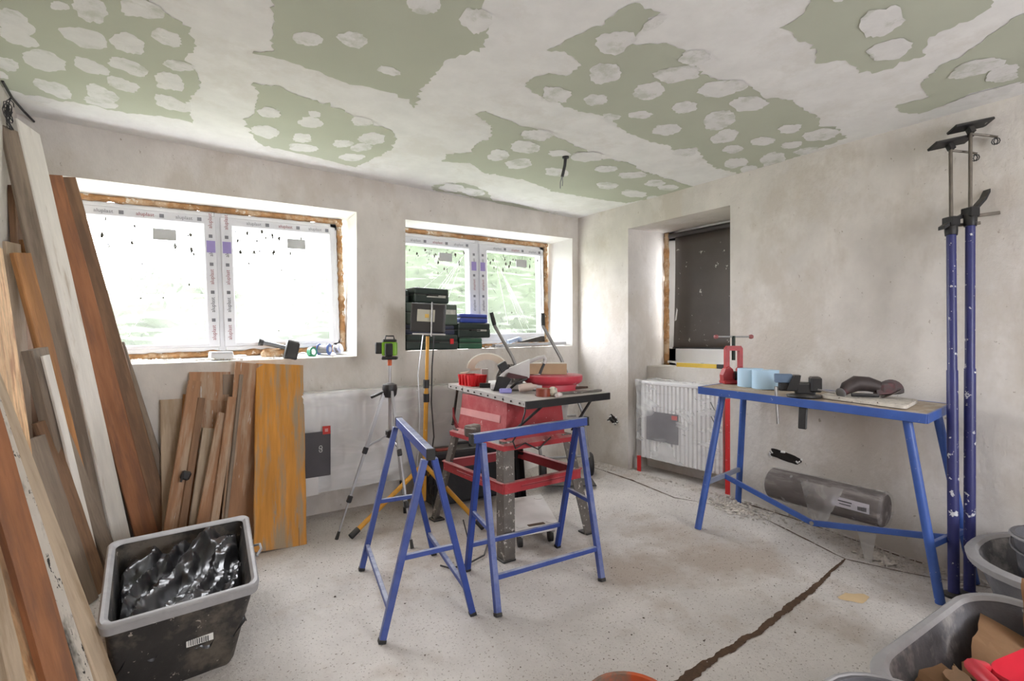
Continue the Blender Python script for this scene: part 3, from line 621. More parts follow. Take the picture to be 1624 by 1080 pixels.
r1 = radiator('wrapped white radiator with dark label on the window wall, behind the laser tripod', (.885, 3.78, .185), (1, 0, 0), (0, -1, 0), 1.36, .68, .13)
b = MB()   # milky wrap around the first radiator
b.grid(lambda u, v: (.885+1.375*u, 3.640-.004-.01*ss((v-.8)/.2)+.004*noise.noise(V((u*30, v*5, 1))), .20+.685*v+.008*noise.noise(V((u*9, 0, 2)))*(1-v)), 60, 16)
b.grid(lambda u, v: (.885+1.375*u, 3.628+.16*v, .885+.006*noise.noise(V((u*20, v*4, 4)))), 60, 4)
b.build('wrap_film', film_mat('radiator_wrap', .40, .3, (0, .2, 0), (2, 2, 9), .8), r1, smooth='all')
b = MB(); b.box((.98, 3.629, .465), (.17, .004, .305), bev=0); l1 = b.build('dark_label', lab_d, r1)
b = MB(); b.box((1.038, 3.6275, .625), (.052, .004, .055)); b.build('red_logo', redm, l1)
text('label_print', 'III', .03, white_ink, l1, (1.038, 3.625, .625), (0, 0, 1), (-1, 0, 0))
text('label_print', 'GD', .034, white_ink, l1, (1.0, 3.626, .50), (0, 0, 1), (-1, 0, 0))
b = MB(); b.box((.94, 3.632, .27), (.09, .004, .16)); b.build('tape_patch', wrapw, r1)
r2 = radiator('plastic-wrapped radiator with printed label standing in the niche under the blind', (3.76, 3.05, .20), (0, -1, 0), (-1, 0, 0), .78, .68, .15, .04)
b = MB()
def wr(u, v):
    y = 3.085-.84*u; n1 = noise.noise(V((u*5, v*7, 2))); n2 = noise.noise(V((u*18+v*8, v*3, 5)))
    return (3.598-.012*abs(n1)-.010*abs(n2)-.035*ss((v-.80)/.2)*(1-.5*u)-.02*math.sin(3.1*v), y+.012*n1, .215+.68*v+.012*n1*(1-v))
b.grid(wr, 60, 50)
b.grid(lambda u, v: (3.555+.22*v, 3.085-.84*u, .897+.02*noise.noise(V((u*8, v*4, 7)))+.02*(1-v)*0), 40, 8)
b.grid(lambda u, v: (3.58+.19*v, 3.086+.006*noise.noise(V((u*8, v*8, 3))), .19+.70*u), 20, 6)
b.build('wrap_film', film_mat('crumpled_wrap', .24, .4, (.5, 0, .2), (5, 4, 11), .85), r2, smooth='all')
b = MB(); b.box((3.604, 2.83, .50), (.004, .33, .25), (0, 0, 0)); l2 = b.build('dark_label', mat('violet_grey_label', (92, 86, 94), .5, var=.25, scale=10), r2)
b = MB(); b.box((3.601, 2.70, .595), (.004, .055, .035)); b.build('red_logo', redm, l2)
b = MB()
for k in range(3): b.box((3.585, 2.33, .62+k*.05), (.004, .10, .006), (R(60), 0, 0))
b.build('side_grille', dark, r2)
redp = mat('red_foam_profile', (206, 38, 40), .6, var=.1, spot=.66, spotc=(226, 150, 150), spots=40)
for lab, y, z0, z1, w in (('tall red corner protector strip beside the niche radiator', 2.225, .075, .80, .05), ('short red corner protector at the left foot of the niche radiator', 3.075, .085, .22, .035)):
    b = MB(); b.prism([(0, 0), (w, 0), (w, .012), (.012, .012), (.012, w), (0, w)], (3.575, y, (z0+z1)/2), (0, -1, 0), (1, 0, 0), z1-z0); tag(b.build('corner_protector', redp), lab, 'protector')

# ---------------------------------------------------------------- blue sawhorses
bluem = mat('blue_enamel_dusty', (36, 62, 136), .45, var=.15, scale=12, spot=.72, spotc=(200, 205, 215), spots=40, dust=1.2, dustc=(186, 190, 202))
bluew = mat('bright_blue_enamel', (56, 90, 164), .4, var=.15, scale=8, spot=.68, spotc=(205, 206, 206), spots=36, dust=.35)
bluep = mat('ultramarine_tube', (38, 42, 102), .4, var=.12, scale=8, spot=.61, spotc=(205, 205, 208), spots=22, dust=.2)
blackcap = mat('black_end_cap', (28, 27, 26), .6, dust=.2)
def sawhorse(label, feet, top0, top1, over, bars, rails):
    """feet: near a, near b, far a, far b; top beam from top0 (near) to top1 (far)"""
    t0 = V(top0); t1 = V(top1); d = (t1-t0).normalized(); root = thing('sawhorse', label, 'sawhorse', ((t0.x+t1.x)/2, (t0.y+t1.y)/2, 0), group='blue steel sawhorses')
    b = MB(); b.beam(t0-d*over, t1+d*over, .034, .045); bm_ = b.build('top_beam', bluem, root)
    for e, s_ in ((t0-d*over, -1), (t1+d*over, 1)):
        b = MB(); b.beam(e, e+d*s_*.012, .038, .05); b.build('end_cap', blackcap, bm_)
    legs = []
    for k, (f, t) in enumerate(zip(feet, (t0, t0, t1, t1))):
        f = V((f[0], f[1], fz(*f))); side = (f-t); side.z = 0; side.normalize()
        top = t+side*.022-V((0, 0, .025)); b = MB(); b.beam(f, top, .028, .028, d); lg = b.build('leg', bluem, root); legs.append((f, top))
        b = MB(); b.beam(f+V((0, 0, .0)), f+(top-f).normalized()*.018, .031, .031, d); b.build('foot_cap', blackcap, lg)
    def on(k, z): f, t = legs[k]; s_ = (z-f.z)/(t.z-f.z); return f+(t-f)*s_
    for k, z in bars:
        b = MB(); b.beam(on(k, z), on(k+1, z), .018, .022, (0, 0, 1)); b.build('cross_bar', bluem, root)
    for i, j, z in rails:
        b = MB(); b.beam(on(i, z), on(j, z), .02, .024, (0, 0, 1)); b.build('side_rail', bluem, root)
    return root
sawhorse('blue sawhorse standing end-on in front of the laser tripod', [(.802, 2.032), (1.22, 2.0), (.966, 2.736), (1.378, 2.693)], (1.012, 2.02, .755), (1.170, 2.70, .785), .02, [(0, .33), (2, .36)], [(0, 2, .13), (1, 3, .13)])
s2 = sawhorse('blue sawhorse standing broadside in front of the red table saw', [(1.304, 1.922), (1.43, 2.403), (1.93, 1.891), (2.03, 2.359)], (1.367, 2.162, .762), (1.985, 2.125, .785), .05, [(0, .35), (2, .38)], [(0, 2, .155), (1, 3, .155)])
b = MB(); b.box((1.40, 2.30, .775), (.085, .05, .06), (0, 0, .3), .014, 2); b.box((1.372, 2.27, .77), (.02, .07, .05), (0, 0, .3), .006); tag(b.build('rubber_block', mat('brown_rubber', (92, 80, 72), .7, dust=.7)), 'brown rubber block behind the left end of the broadside sawhorse', 'block')

# ---------------------------------------------------------------- red table saw
sawred = mat('dusty_red_sheet_metal', (162, 36, 44), .55, var=.12, scale=5, col2=(186, 76, 80), c2t=.58, spot=.68, spotc=(222, 196, 190), spots=34, dust=.7)
sawdark = mat('dark_red_channel', (140, 34, 42), .5, var=.1, dust=.9, dustc=(206, 150, 148))
steel = mat('dusty_galvanised_leg', (104, 98, 92), .55, .3, var=.25, scale=10, spot=.60, spotc=(196, 190, 182), spots=34, dust=.4)
tabm = mat('plaster_dusted_table', (176, 170, 166), .55, .2, var=.12, scale=7, spot=.66, spotc=(120, 114, 110), spots=24, dust=.9, dustc=(206, 200, 194))
black_st = mat('black_steel', (30, 29, 30), .45, .2, var=.2, spot=.69, spotc=(160, 154, 148), spots=26, dust=.35)
saw = thing('table_saw', 'red table saw on a grey four-legged stand, dusted white with plaster', 'saw', (1.98, 2.8, 0))
cF, cR, cL = V((1.655, 2.185, .917)), V((2.335, 2.235, .921)), V((1.755, 3.21, .938)); cB = cR+cL-cF
def TP(s, t, dz=0): return cF+(cR-cF)*s+(cL-cF)*t+V((0, 0, dz))
def slab(nm, s0, s1, t0, t1, th, m, par=saw, up=0):
    b = MB(); q = [TP(s0, t0, up), TP(s1, t0, up), TP(s1, t1, up), TP(s0, t1, up)]; b.loft([[p-V((0, 0, th)) for p in q], [p-V((0, 0, .003)) for p in q], q]); return b.build(nm, m, par)
slab('main_table', 0, 1, .235, .765, .03, tabm); slab('extension_table', 0, 1, 0, .23, .032, tabm); slab('extension_table', 0, 1, .77, 1, .03, tabm)
b = MB(); b.beam(TP(-.0, -.012, -.02), TP(1.0, -.012, -.02), .012, .042); b.build('fence_rail', black_st, saw)
b = MB()
for k in range(11): q = TP(-.003, .05+.09*k, -.016); b.cyl(q, q-V((.004, 0, 0)), .0055, n=8)
o = b.build('edge_hole', black_st, saw); o['kind'] = 'stuff'
def ring4(x0, x1, y0, y1, z): return [V((x0, y0, z)), V((x1, y0, z)), V((x1, y1, z)), V((x0, y1, z))]
b = MB(); b.loft([ring4(1.665, 2.20, 2.40, 3.02, .612), ring4(1.665, 2.22, 2.40, 3.03, .64), ring4(1.70, 2.15, 2.43, 2.98, .665), ring4(1.715, 2.14, 2.44, 2.96, .80), ring4(1.722, 2.13, 2.445, 2.955, .89)]); body = b.build('housing', sawred, saw)
b = MB(); b.loft([ring4(1.7065, 1.716, 2.50, 2.96, .757), ring4(1.711, 1.722, 2.50, 2.96, .80)]); b.build('pressed_band', mat('pale_red_band', (216, 150, 148), .6, var=.1), body)
b = MB(); pts = [(1.708, 2.93-.12*math.cos(a), .80+.12*math.sin(a)-.03) for a in [R(180+70*i/10) for i in range(11)]]
b.loft([[V(p)+V((dx, 0, dz)) for dx, dz in ((-.008, -.02), (.004, -.02), (.004, .02), (-.008, .02))] for p in pts]); b.build('tilt_slot', sawdark, body)
b = MB(); b.box((1.673, 2.50, .655), (.003, .09, .03)); b.build('rating_plate', sticker, body)
feet = {'F': (1.647, 2.364), 'L': (1.635, 3.24), 'R': (2.375, 2.40), 'B': (2.40, 3.22)}
tops = {'F': (1.675, 2.415, .66), 'L': (1.68, 3.005, .66), 'R': (2.19, 2.415, .66), 'B': (2.19, 3.01, .66)}
for k in 'FLRB':
    f = V((*feet[k], fz(*feet[k]))); t = V(tops[k]); sx = 1 if k in 'FL' else -1; sy = 1 if k in 'FR' else -1
    b = MB(); w = .075 if k != 'L' else .06; th = .006
    def col(p): return [p, p+V((w*sx, 0, 0)), p+V((w*sx, th*sy, 0)), p+V((w*.55*sx, th*sy, 0)), p+V((w*.5*sx, .018*sy, 0)), p+V((th*sx, .018*sy, 0)), p+V((th*sx, w*sy, 0)), p+V((0, w*sy, 0))]
    b.loft([col(f), col(t)]); b.build('leg', black_st if k == 'B' else steel, saw)
    b = MB(); b.box(f+V((.03*sx, .03*sy, .006)), (.085, .085, .012), bev=.003); b.build('foot', black_st, saw)
def onleg(k, z): f = V((*feet[k], 0)); t = V(tops[k]); s_ = z/t.z; return f+(t-f)*s_
for a, c in (('F', 'L'), ('F', 'R'), ('L', 'B'), ('R', 'B')):
    p = onleg(a, .40); q = onleg(c, .40); b = MB(); b.beam(p, q, .012, .06); b.beam(p+V((0, 0, .03)), q+V((0, 0, .03)), .035, .006)
    st = b.build('stretcher', sawred if a == 'F' else sawdark, saw)
    if a == 'F':
        b = MB(); d = (q-p).normalized(); b.beam(p+d*.12+V((-.007 if c == 'L' else 0, -.007 if c == 'R' else 0, 0)), p+d*.52+V((-.007 if c == 'L' else 0, -.007 if c == 'R' else 0, 0)), .003, .012); b.build('stretcher_slot', sawdark, st)
for s_, t_, k in ((.22, .02, 'F'), (.80, .02, 'R'), (.10, .98, 'L'), (.8, .98, 'B')):
    b = MB(); b.beam(TP(s_, t_, -.035), V(tops[k])+V((0, -.01 if k in 'FR' else .01, .02)), .010, .018, (1, 0, 0)); b.build('support_strut', black_st, saw)
b = MB(); b.tube([(1.70, 2.25, .905), (1.675, 2.21, .86), (1.672, 2.25, .76), (1.68, 2.33, .68), (1.72, 2.36, .63), (1.80, 2.375, .65), (1.9, 2.38, .60), (2.0, 2.385, .66)], .0045, 6); b.build('power_cord', dark, saw, smooth=True)

# hose and dust outlet behind the saw
b = MB(); b.tube([(2.25, 2.45, .86), (2.30, 2.55, .86), (2.30, 2.62, .80), (2.28, 2.66, .70), (2.25, 2.70, .64)], [.022]*5, 10)
b.build('suction_hose', black_st, saw, smooth=True)
b = MB(); b.lathe([(.07, 0), (.075, .02), (.075, .14), (.06, .17), (.055, .20)], (2.21, 2.60, .69), (.2, 0, 1), 16); b.build('dust_outlet', tabm, saw, smooth=True)

# ---------------------------------------------------------------- things on the table saw
redp2 = mat('red_plastic', (214, 40, 44), .4, var=.06)
def on_table(s, t): return TP(s, t)
p = on_table(.12, .80)
bx = thing('parts_bin', 'small bright red ribbed parts bin at the back of the saw table', 'bin', p)
b = MB(); q = p+V((0, 0, .0)); b.loft([ring4(q.x-.04, q.x+.07, q.y-.075, q.y+.075, q.z), ring4(q.x-.05, q.x+.08, q.y-.085, q.y+.085, q.z+.075), ring4(q.x-.045, q.x+.075, q.y-.08, q.y+.08, q.z+.075), ring4(q.x-.035, q.x+.065, q.y-.07, q.y+.07, q.z+.01)]); b.build('bin_body', redp2, bx)
b = MB()
for k in range(4): b.box((q.x-.02+.028*k, q.y-.083, q.z+.04), (.008, .012, .07))
for k in range(4): b.box((q.x-.048, q.y-.06+.04*k, q.z+.04), (.012, .008, .07))
b.build('rib', redp2, bx)
# mitre saw: white dusty arm, black guard
mg = mat('dusty_grey_casting', (196, 192, 190), .5, .1, var=.1, scale=9, spot=.70, spotc=(140, 134, 130), spots=22, dust=.6, dustc=(216, 212, 208))
ms = thing('mitre_saw', 'dust-covered mitre saw with D-shaped handle lying on the table saw', 'saw', TP(.30, .55))
o0 = TP(.28, .66); ux = (V((2.35, 2.75, 0))-V((1.88, 2.84, 0))).normalized(); ux = V((.83, -.55, 0)).normalized(); uy = V((0, 0, 1))
def PX(x, y): return ((x-775)/820*3.16, (598-y)/820*3.16)
def poly(*ps): return [PX(*p) for p in ps]
O = V((1.80, 2.72, .975)); 
b = MB(); b.prism(poly((785, 590), (797, 577), (836, 560), (836, 590), (822, 590), (808, 583), (800, 588)), O, ux, uy, .07); b.build('motor_arm', mg, ms)
b = MB(); P = [PX(*p) for p in ((832, 566), (850, 558), (860, 556), (862, 560), (861, 566), (856, 576), (852, 585), (840, 590))]
b.tube([O+ux*x+uy*y for x, y in P], .013, 8); b.build('handle', mg, ms, smooth=True)
b = MB(); P = [PX(*p) for p in ((860, 567), (856, 576), (853, 584))]; b.tube([O+ux*x+uy*y for x, y in P], .015, 8); b.build('trigger', dark, ms, smooth=True)
b = MB(); b.prism(poly((784, 587), (800, 588), (806, 592), (797, 606), (790, 611), (776, 613), (780, 600)), O-V((.02, .03, 0)), ux, uy, .05); b.build('blade_guard', black_st, ms)
b = MB(); b.prism(poly((797, 590), (803, 581), (834, 588), (834, 591)), O-V((.03, .035, 0)), ux, uy, .02); b.build('brand_panel', mat('maroon_panel', (74, 34, 38), .4), ms)
b = MB(); q = PX(793, 572); b.box(O+ux*q[0]+uy*q[1], (.06, .07, .055), (0, -.5, -.55), .006); b.build('motor_cap', dark, ms)
b = MB(); b.lathe([(.085, -.006), (.09, 0), (.085, .006)], O+ux*PX(800, 600)[0]+uy*PX(800, 592)[1]+V((.06, .06, 0)), ux.cross(uy), 32); b.build('blade', steel, ms)
b = MB(); q = O+ux*PX(812, 0)[0]; b.box((q.x+.02, q.y, .950), (.34, .14, .035), (0, 0, -.58), .006); b.box((q.x-.02, q.y+.05, .985), (.05, .05, .07), (0, 0, -.58), .006); b.build('base', mg, ms)
b = MB(); b.tube([O+ux*PX(806, 0)[0]+uy*PX(0, 606)[1]+V((-.04, -.05, 0)), O+ux*PX(816, 0)[0]+uy*PX(0, 597)[1]+V((-.04, -.05, 0)), O+ux*PX(832, 0)[0]+uy*PX(0, 591)[1]+V((-.03, -.04, 0))], .008, 8); b.build('lower_lever', black_st, ms, smooth=True)
# ivory curved blade guard behind
ivory = mat('ivory_plastic', (214, 202, 184), .5, var=.08, dust=.4)
gd = thing('saw_guard', 'ivory half-round blade guard behind the mitre saw', 'guard', (1.93, 3.02, .935))
Og = V((1.97, 3.04, 1.045)); gx = V((.81, -.58, 0))
b = MB(); outer = [(.135*math.cos(R(a)), .10*math.sin(R(a))) for a in range(0, 181, 12)]; inner = [(.085*math.cos(R(a)), .062*math.sin(R(a))) for a in range(180, -1, -12)]
b.prism(outer+inner, Og, gx, uy, .03); b.build('shell', ivory, gd)
b = MB(); b.prism([(-.19, -.03), (-.13, -.02), (-.11, .0), (-.05, .0), (-.05, -.012), (-.12, -.015), (-.16, -.045)], Og, gx, uy, .04); b.build('snout', ivory, gd)
b = MB(); b.tube([Og+gx*.138*math.cos(R(a))+uy*.103*math.sin(R(a)) for a in range(0, 181, 12)], .006, 6); b.build('rolled_edge', mat('pale_ivory', (232, 226, 214), .5), gd)
b = MB(); b.box(Og+V((-.02, .0, -.055)), (.05, .05, .11), (0, 0, -.6), .005); b.build('bracket', mg, gd)
# red cable reel with cardboard box on it
rl = mat('faded_red_plastic', (190, 58, 72), .5, var=.1, scale=10, spot=.68, spotc=(224, 170, 176), spots=16, dust=.8, dustc=(214, 150, 156))
Rc = V((2.165, 2.56, .918)); rw = thing('cable_reel', 'faded red round cable reel lying flat on the saw table', 'reel', Rc)
b = MB(); b.lathe([(.145, 0), (.15, .005), (.152, .04), (.15, .045)], Rc, n=40); b.build('lower_flange', rl, rw, smooth=True)
b = MB(); b.lathe([(.165, .045), (.185, .06), (.19, .075), (.19, .098), (.182, .104), (.06, .108)], Rc, n=44); b.build('upper_flange', rl, rw, smooth=True)
kraft = mat('kraft_cardboard', (176, 148, 118), .85, var=.08, scale=8, dust=.6)
cbx = thing('cardboard_box', 'small brown cardboard box on top of the red cable reel', 'box', Rc+V((-.03, .0, .108)))
b = MB(); q = Rc+V((-.045, .02, .108)); bx_ = Matrix.Rotation(R(-36), 3, 'Z')
b.box(q+V((0, 0, .034)), (.26, .145, .068), bx_, .002); b.build('carton', kraft, cbx)
b = MB(); b.box(q+bx_ @ V((0, 0, .069)), (.262, .147, .002), bx_); b.build('lid_flap', mat('pale_cardboard', (212, 200, 186), .9, var=.05), cbx)
b = MB(); b.box(Rc+V((.10, .10, .112)), (.10, .04, .01), (0, 0, .6), .003); tag(b.build('yellow_pad', mat('lime_pad', (214, 214, 90), .6)), 'lime yellow pad on the red reel behind the cardboard box', 'pad')
# small clutter
def roll(name, label, c, r0, r1, h, m, axis=(0, 0, 1), m2=None, cat='tape'):
    c = V(c); root = thing(name, label, cat, c); b = MB(); b.lathe([(r0, 0), (r1, 0), (r1, h), (r0, h), (r0, 0)], c, axis, 28, False); b.build('wound_tape', m, root, smooth=True)
    b = MB(); b.lathe([(r0*.93, -.001), (r0, -.001), (r0, h+.001), (r0*.93, h+.001), (r0*.93, -.001)], c, axis, 24, False); b.build('core', m2 or kraft, root, smooth=True); return root
q = TP(.31, .10); roll('tape_roll', 'brown adhesive tape roll near the front edge of the saw table', q, .024, .042, .045, mat('brown_tape', (132, 62, 44), .35))
b = MB(); q = TP(.38, .065); b.lathe([(.004, 0), (.02, .006), (.027, .025), (.024, .045), (.01, .055)], q, (0, 0, 1), 12); tag(b.build('twine_ball', mat('coloured_twine', (80, 110, 130), .8, var=.3, scale=30, col2=(208, 200, 180), c2t=.5, spot=.62, spotc=(160, 60, 50), spots=60), smooth=True), 'small ball of coloured twine beside the brown tape roll', 'twine')
b = MB(); q = TP(.40, .02); b.tube([q+V((-.03, -.01, .012)), q+V((0, 0, .014)), q+V((.03, .015, .012))], [.012, .014, .008], 8); tag(b.build('tube_cap', mat('red_white_cap', (190, 90, 80), .5, col2=(220, 210, 205))), 'red and white cap lying before the twine ball', 'cap')
b = MB(); q = TP(.13, .34); b.box(q+V((0, 0, .014)), (.075, .05, .026), (0, 0, -.6), .006); tag(b.build('lilac_block', mat('lilac_plastic', (150, 146, 206), .5)), 'lilac plastic block on the left side of the saw table', 'block')
b = MB(); q = TP(.27, .30); b.lathe([(.008, 0), (.022, .004), (.027, .04), (.023, .08), (.011, .095), (.01, .11)], q+V((-.02, 0, .027)), (.75, -.5, .12), 16); tag(b.build('squeeze_bottle', mat('pinkish_plastic', (204, 184, 174), .5, var=.1), smooth=True), 'pale pink squeeze bottle lying below the mitre saw handle', 'bottle')
b = MB(); b.beam(TP(.42, .10, .008), TP(.99, .06, .008), .02, .012); b.beam(TP(.26, .13, .004), TP(.42, .11, .004), .03, .006); tag(b.build('steel_rule', steel), 'long steel rule along the front edge of the saw table', 'ruler')
b = MB(); b.tube([TP(.76, .22, .012), TP(.9, .2, .014), TP(1.0, .2, .012)], [.012, .009, .007], 8); tag(b.build('screwdriver', mat('dark_wood_handle', (70, 48, 36), .6)), 'dark handled screwdriver right of the red reel', 'screwdriver')
b = MB(); q = TP(.92, .40); b.tube([q+V((-.08, .04, .07)), q+V((-.01, .0, .078)), q+V((.04, -.04, .06)), q+V((.05, -.07, .02)), q+V((.05, -.09, .0))], .012, 8); tag(b.build('plastic_pipe', mat('grey_white_pipe', (206, 200, 196), .5), smooth=True), 'bent whitish pipe beside the red reel at the right of the saw table', 'pipe')
b = MB(); q = TP(.18, .62); b.beam(q+V((-.03, .05, .015)), q+V((.05, -.02, .015)), .03, .03); b.cyl(q+V((.02, .03, .01)), q+V((.06, .01, .012)), .012, n=10); tag(b.build('drill_chuck', black_st), 'black chuck lying in front of the red parts bin', 'chuck')

# ---------------------------------------------------------------- hand truck behind the saw
ht = thing('hand_truck', 'tubular steel hand truck with two black grips behind the table saw', 'hand truck', (2.75, 3.2, 0.03))
zinc = mat('scratched_zinc_tube', (150, 148, 146), .35, .6, var=.2, scale=14, spot=.68, spotc=(90, 86, 84), spots=30)
for (g0, g1, e0) in (((2.40, 3.64, 1.475), (2.43, 3.63, 1.36), (2.52, 3.50, 1.10)), ((2.83, 3.48, 1.475), (2.825, 3.47, 1.36), (2.93, 3.36, 1.09))):
    g0, g1, e0 = V(g0), V(g1), V(e0); low = V((e0.x+.16, e0.y-.10, .62)); ft = V((e0.x+.22, e0.y-.14, .10))
    b = MB(); b.tube([g0+(g1-g0)*.3, g1, g1+(e0-g1)*.15, e0, low, ft], .014, 10); b.build('rail', zinc, ht, smooth=True)
    b = MB(); b.tube([g0, g0+(g1-g0)*.5, g1+(g0-g1)*.08], [.016, .018, .017], 10); b.build('grip', blackcap, ht, smooth=True)
    b = MB(); b.lathe([(.03, -.025), (.09, -.03), (.105, -.015), (.105, .015), (.09, .03), (.03, .025)], ft+V((.03, .05, .06)), (.8, -.58, 0), 24); b.build('wheel', blackcap, ht, smooth=True)
for z_, k in ((.95, .12), (.55, .5), (.25, .85)):
    a = V((2.52, 3.50, 1.10)).lerp(V((2.74, 3.36, .10)), k); c = V((2.93, 3.36, 1.09)).lerp(V((3.15, 3.22, .10)), k); b = MB(); b.tube([a, c], .011, 8); b.build('cross_tube', zinc, ht)
b = MB(); b.box((2.86, 3.18, .075), (.42, .22, .006), (0, 0, R(-35))); b.build('toe_plate', black_st, ht)

# ---------------------------------------------------------------- dolly and black case
dm = mat('dusty_white_board', (232, 228, 223), .7, var=.08, scale=6, spot=.72, spotc=(150, 140, 130), spots=18)
dl = thing('furniture_dolly', 'flat white moving dolly on castors under the table saw', 'dolly', (2.05, 2.65, 0))
dq = [(1.775, 2.43), (2.062, 2.38), (2.36, 2.92), (2.07, 2.98)]
b = MB(); b.loft([sq_ring(dq, .095, .1), sq_ring(dq, .125, .1)]); dk = b.build('deck', dm, dl)
def dp(u, v): p = (V((*dq[0], 0))*(1-u)+V((*dq[1], 0))*u)*(1-v)+(V((*dq[3], 0))*(1-u)+V((*dq[2], 0))*u)*v; return p
b = MB(); c = dp(.5, .1); b.beam(c+V((-.055, .01, .1262)), c+V((.055, -.01, .1262)), .03, .002, (0, 0, 1)); b.build('hand_slot', mat('shadow_brown', (96, 80, 64), .9), dk)
for u, v in ((.14, .12), (.86, .12), (.14, .88), (.86, .88)):
    c = dp(u, v); b = MB(); b.lathe([(.03, .125), (.03, .128), (.024, .128)], c, n=20); b.build('castor_plate', dm, dl)
    b = MB(); b.box(c+V((0, 0, .085)), (.03, .045, .05), (0, 0, .4), .004); ca = b.build('castor_fork', zinc, dl)
    b = MB(); b.cyl(c+V((-.012, .012, .038)), c+V((.012, .0, .038)), .038, n=18); b.build('castor_wheel', blackcap, ca, smooth=True)
cm = mat('black_case_plastic', (30, 30, 33), .5, var=.15, scale=10, bump=.15, dust=.25)
tc_ = thing('tool_case', 'large black plastic tool case standing behind the sawhorses near the radiator', 'case', (1.98, 3.42, 0))
rz = R(-3)
b = MB(); b.box((2.02, 3.47, .20), (.56, .20, .36), (0, 0, rz), .025, 2); b.build('case_body', cm, tc_)
b = MB(); b.box((2.02, 3.46, .39), (.56, .19, .07), (0, 0, rz), .02, 2); b.build('case_lid', cm, tc_)
b = MB(); b.box((1.83, 3.42, .43), (.13, .06, .012), (0, 0, rz), .004); b.build('red_tray', mat('brick_red_plastic', (150, 60, 48), .6), tc_)
b = MB(); b.tube([(1.93, 3.44, .42), (1.94, 3.44, .46), (2.06, 3.43, .46), (2.07, 3.43, .42)], .012, 8); b.build('handle', cm, tc_)
for x in (1.86, 2.17):
    b = MB(); b.box((x, 3.36, .35), (.05, .02, .07), (0, 0, rz), .005); b.build('latch', blackcap, tc_)
b = MB()
for i in range(4): b.tube([(1.73+.03*math.cos(t*1.0+i), 3.36+.02*i+.02*math.sin(t), .10+.09*i*.5+.09*math.sin(t+i)) for t in [q*.5 for q in range(13)]], .005, 5)
tag(b.build('cable_bundle', blackcap), 'bundle of black cable hanging at the left end of the tool case', 'cable')
b = MB(); b.tube([(1.33, 2.52, .012), (1.36, 2.46, .01), (1.46, 2.45, .012), (1.60, 2.50, .01), (1.70, 2.62, .01)], .005, 6); b.tube([(1.36, 2.46, .01), (1.45, 2.40, .03), (1.5, 2.5, .10), (1.52, 2.6, .2)], .004, 6); tag(b.build('floor_cable', dark, smooth=True), 'thin dark cable on the floor between the two sawhorses', 'cable')

# ---------------------------------------------------------------- laser level on tripod
alu = mat('satin_aluminium', (176, 176, 178), .35, .5, var=.08)
tr = thing('laser_tripod', 'slim aluminium tripod carrying the green laser level', 'tripod', (1.33, 3.2, 0))
hub = V((1.335, 3.24, .925))
for f in ((.992, 3.255, 0), (1.316, 2.852, 0), (1.545, 3.47, 0)):
    f = V(f); d = f-hub; s = V((f.x-hub.x, f.y-hub.y, 0)).normalized()*.03; k0 = hub+s; m1 = k0+(f-k0)*.42; m2 = k0+(f-k0)*.74
    b = MB(); b.beam(k0, m1, .018, .022, s); b.beam(m1, m2, .014, .016, s); b.beam(m2, f, .009, .011, s); lg = b.build('leg', alu, tr)
    for q in (m1, m2):
        b = MB(); b.beam(q-d.normalized()*.02, q+d.normalized()*.025, .024, .03, s, .005); b.build('leg_clamp', dark, lg)
    b = MB(); b.tube([f+(k0-f).normalized()*.05, f], [.009, .012], 8); b.build('rubber_foot', blackcap, lg)
    b = MB(); q = hub+V((0, 0, -.30)); mm = k0+(f-k0)*.40; b.beam(q, mm, .006, .012); b.build('brace', alu, tr)
b = MB(); b.cyl(hub-V((0, 0, .33)), hub+V((0, 0, .15)), .010, n=12); b.build('centre_column', alu, tr, smooth=True)
b = MB(); b.box(hub+V((0, 0, -.30)), (.045, .045, .05), None, .006); b.build('brace_hub', dark, tr)
b = MB(); b.lathe([(.03, -.06), (.045, -.04), (.05, .0), (.045, .025), (.02, .035)], hub, n=14); b.build('head', dark, tr, smooth=True)
b = MB(); b.tube([hub+V((-.02, -.01, -.01)), hub+V((-.09, .02, -.045)), hub+V((-.11, .04, -.055))], [.01, .009, .011], 8); b.build('pan_handle', dark, tr, smooth=True)
ll = thing('laser_level', 'lime green and black cross-line laser level on the tripod', 'laser level', hub+V((0, 0, .15)))
lime = mat('lime_green_plastic', (126, 178, 44), .45, var=.05)
h0 = hub+V((0, 0, .15)); yr = R(-30)
b = MB(); b.cyl(h0-V((0, 0, .0)), h0+V((0, 0, .04)), .014, n=12); b.build('mount', mat('orange_plastic', (206, 96, 48), .5), ll, smooth=True)
b = MB(); b.box(h0+V((0, 0, .05)), (.10, .07, .022), (0, 0, yr), .006); b.build('base_plate', dark, ll)
b = MB(); b.box(h0+V((0, 0, .11)), (.095, .075, .09), (0, 0, yr), .01, 2); hs = b.build('housing', lime, ll)
Rz = Matrix.Rotation(yr, 3, 'Z')
b = MB(); b.box(h0+Rz @ V((0, -.038, .105)), (.05, .03, .085), (0, 0, yr), .006); b.build('front_window', dark, hs)
b = MB(); b.box(h0+Rz @ V((-.068, 0, .115)), (.045, .055, .075), (0, 0, yr), .006); b.build('side_window', dark, hs)
b = MB(); b.box(h0+V((0, 0, .163)), (.085, .065, .022), (0, 0, yr), .006); b.build('top_cap', dark, ll)
b = MB(); b.tube([h0+Rz @ V((-.03, 0, .17)), h0+Rz @ V((-.025, 0, .195)), h0+Rz @ V((.025, 0, .195)), h0+Rz @ V((.03, 0, .17))], .005, 6); b.build('carry_loop', dark, ll)

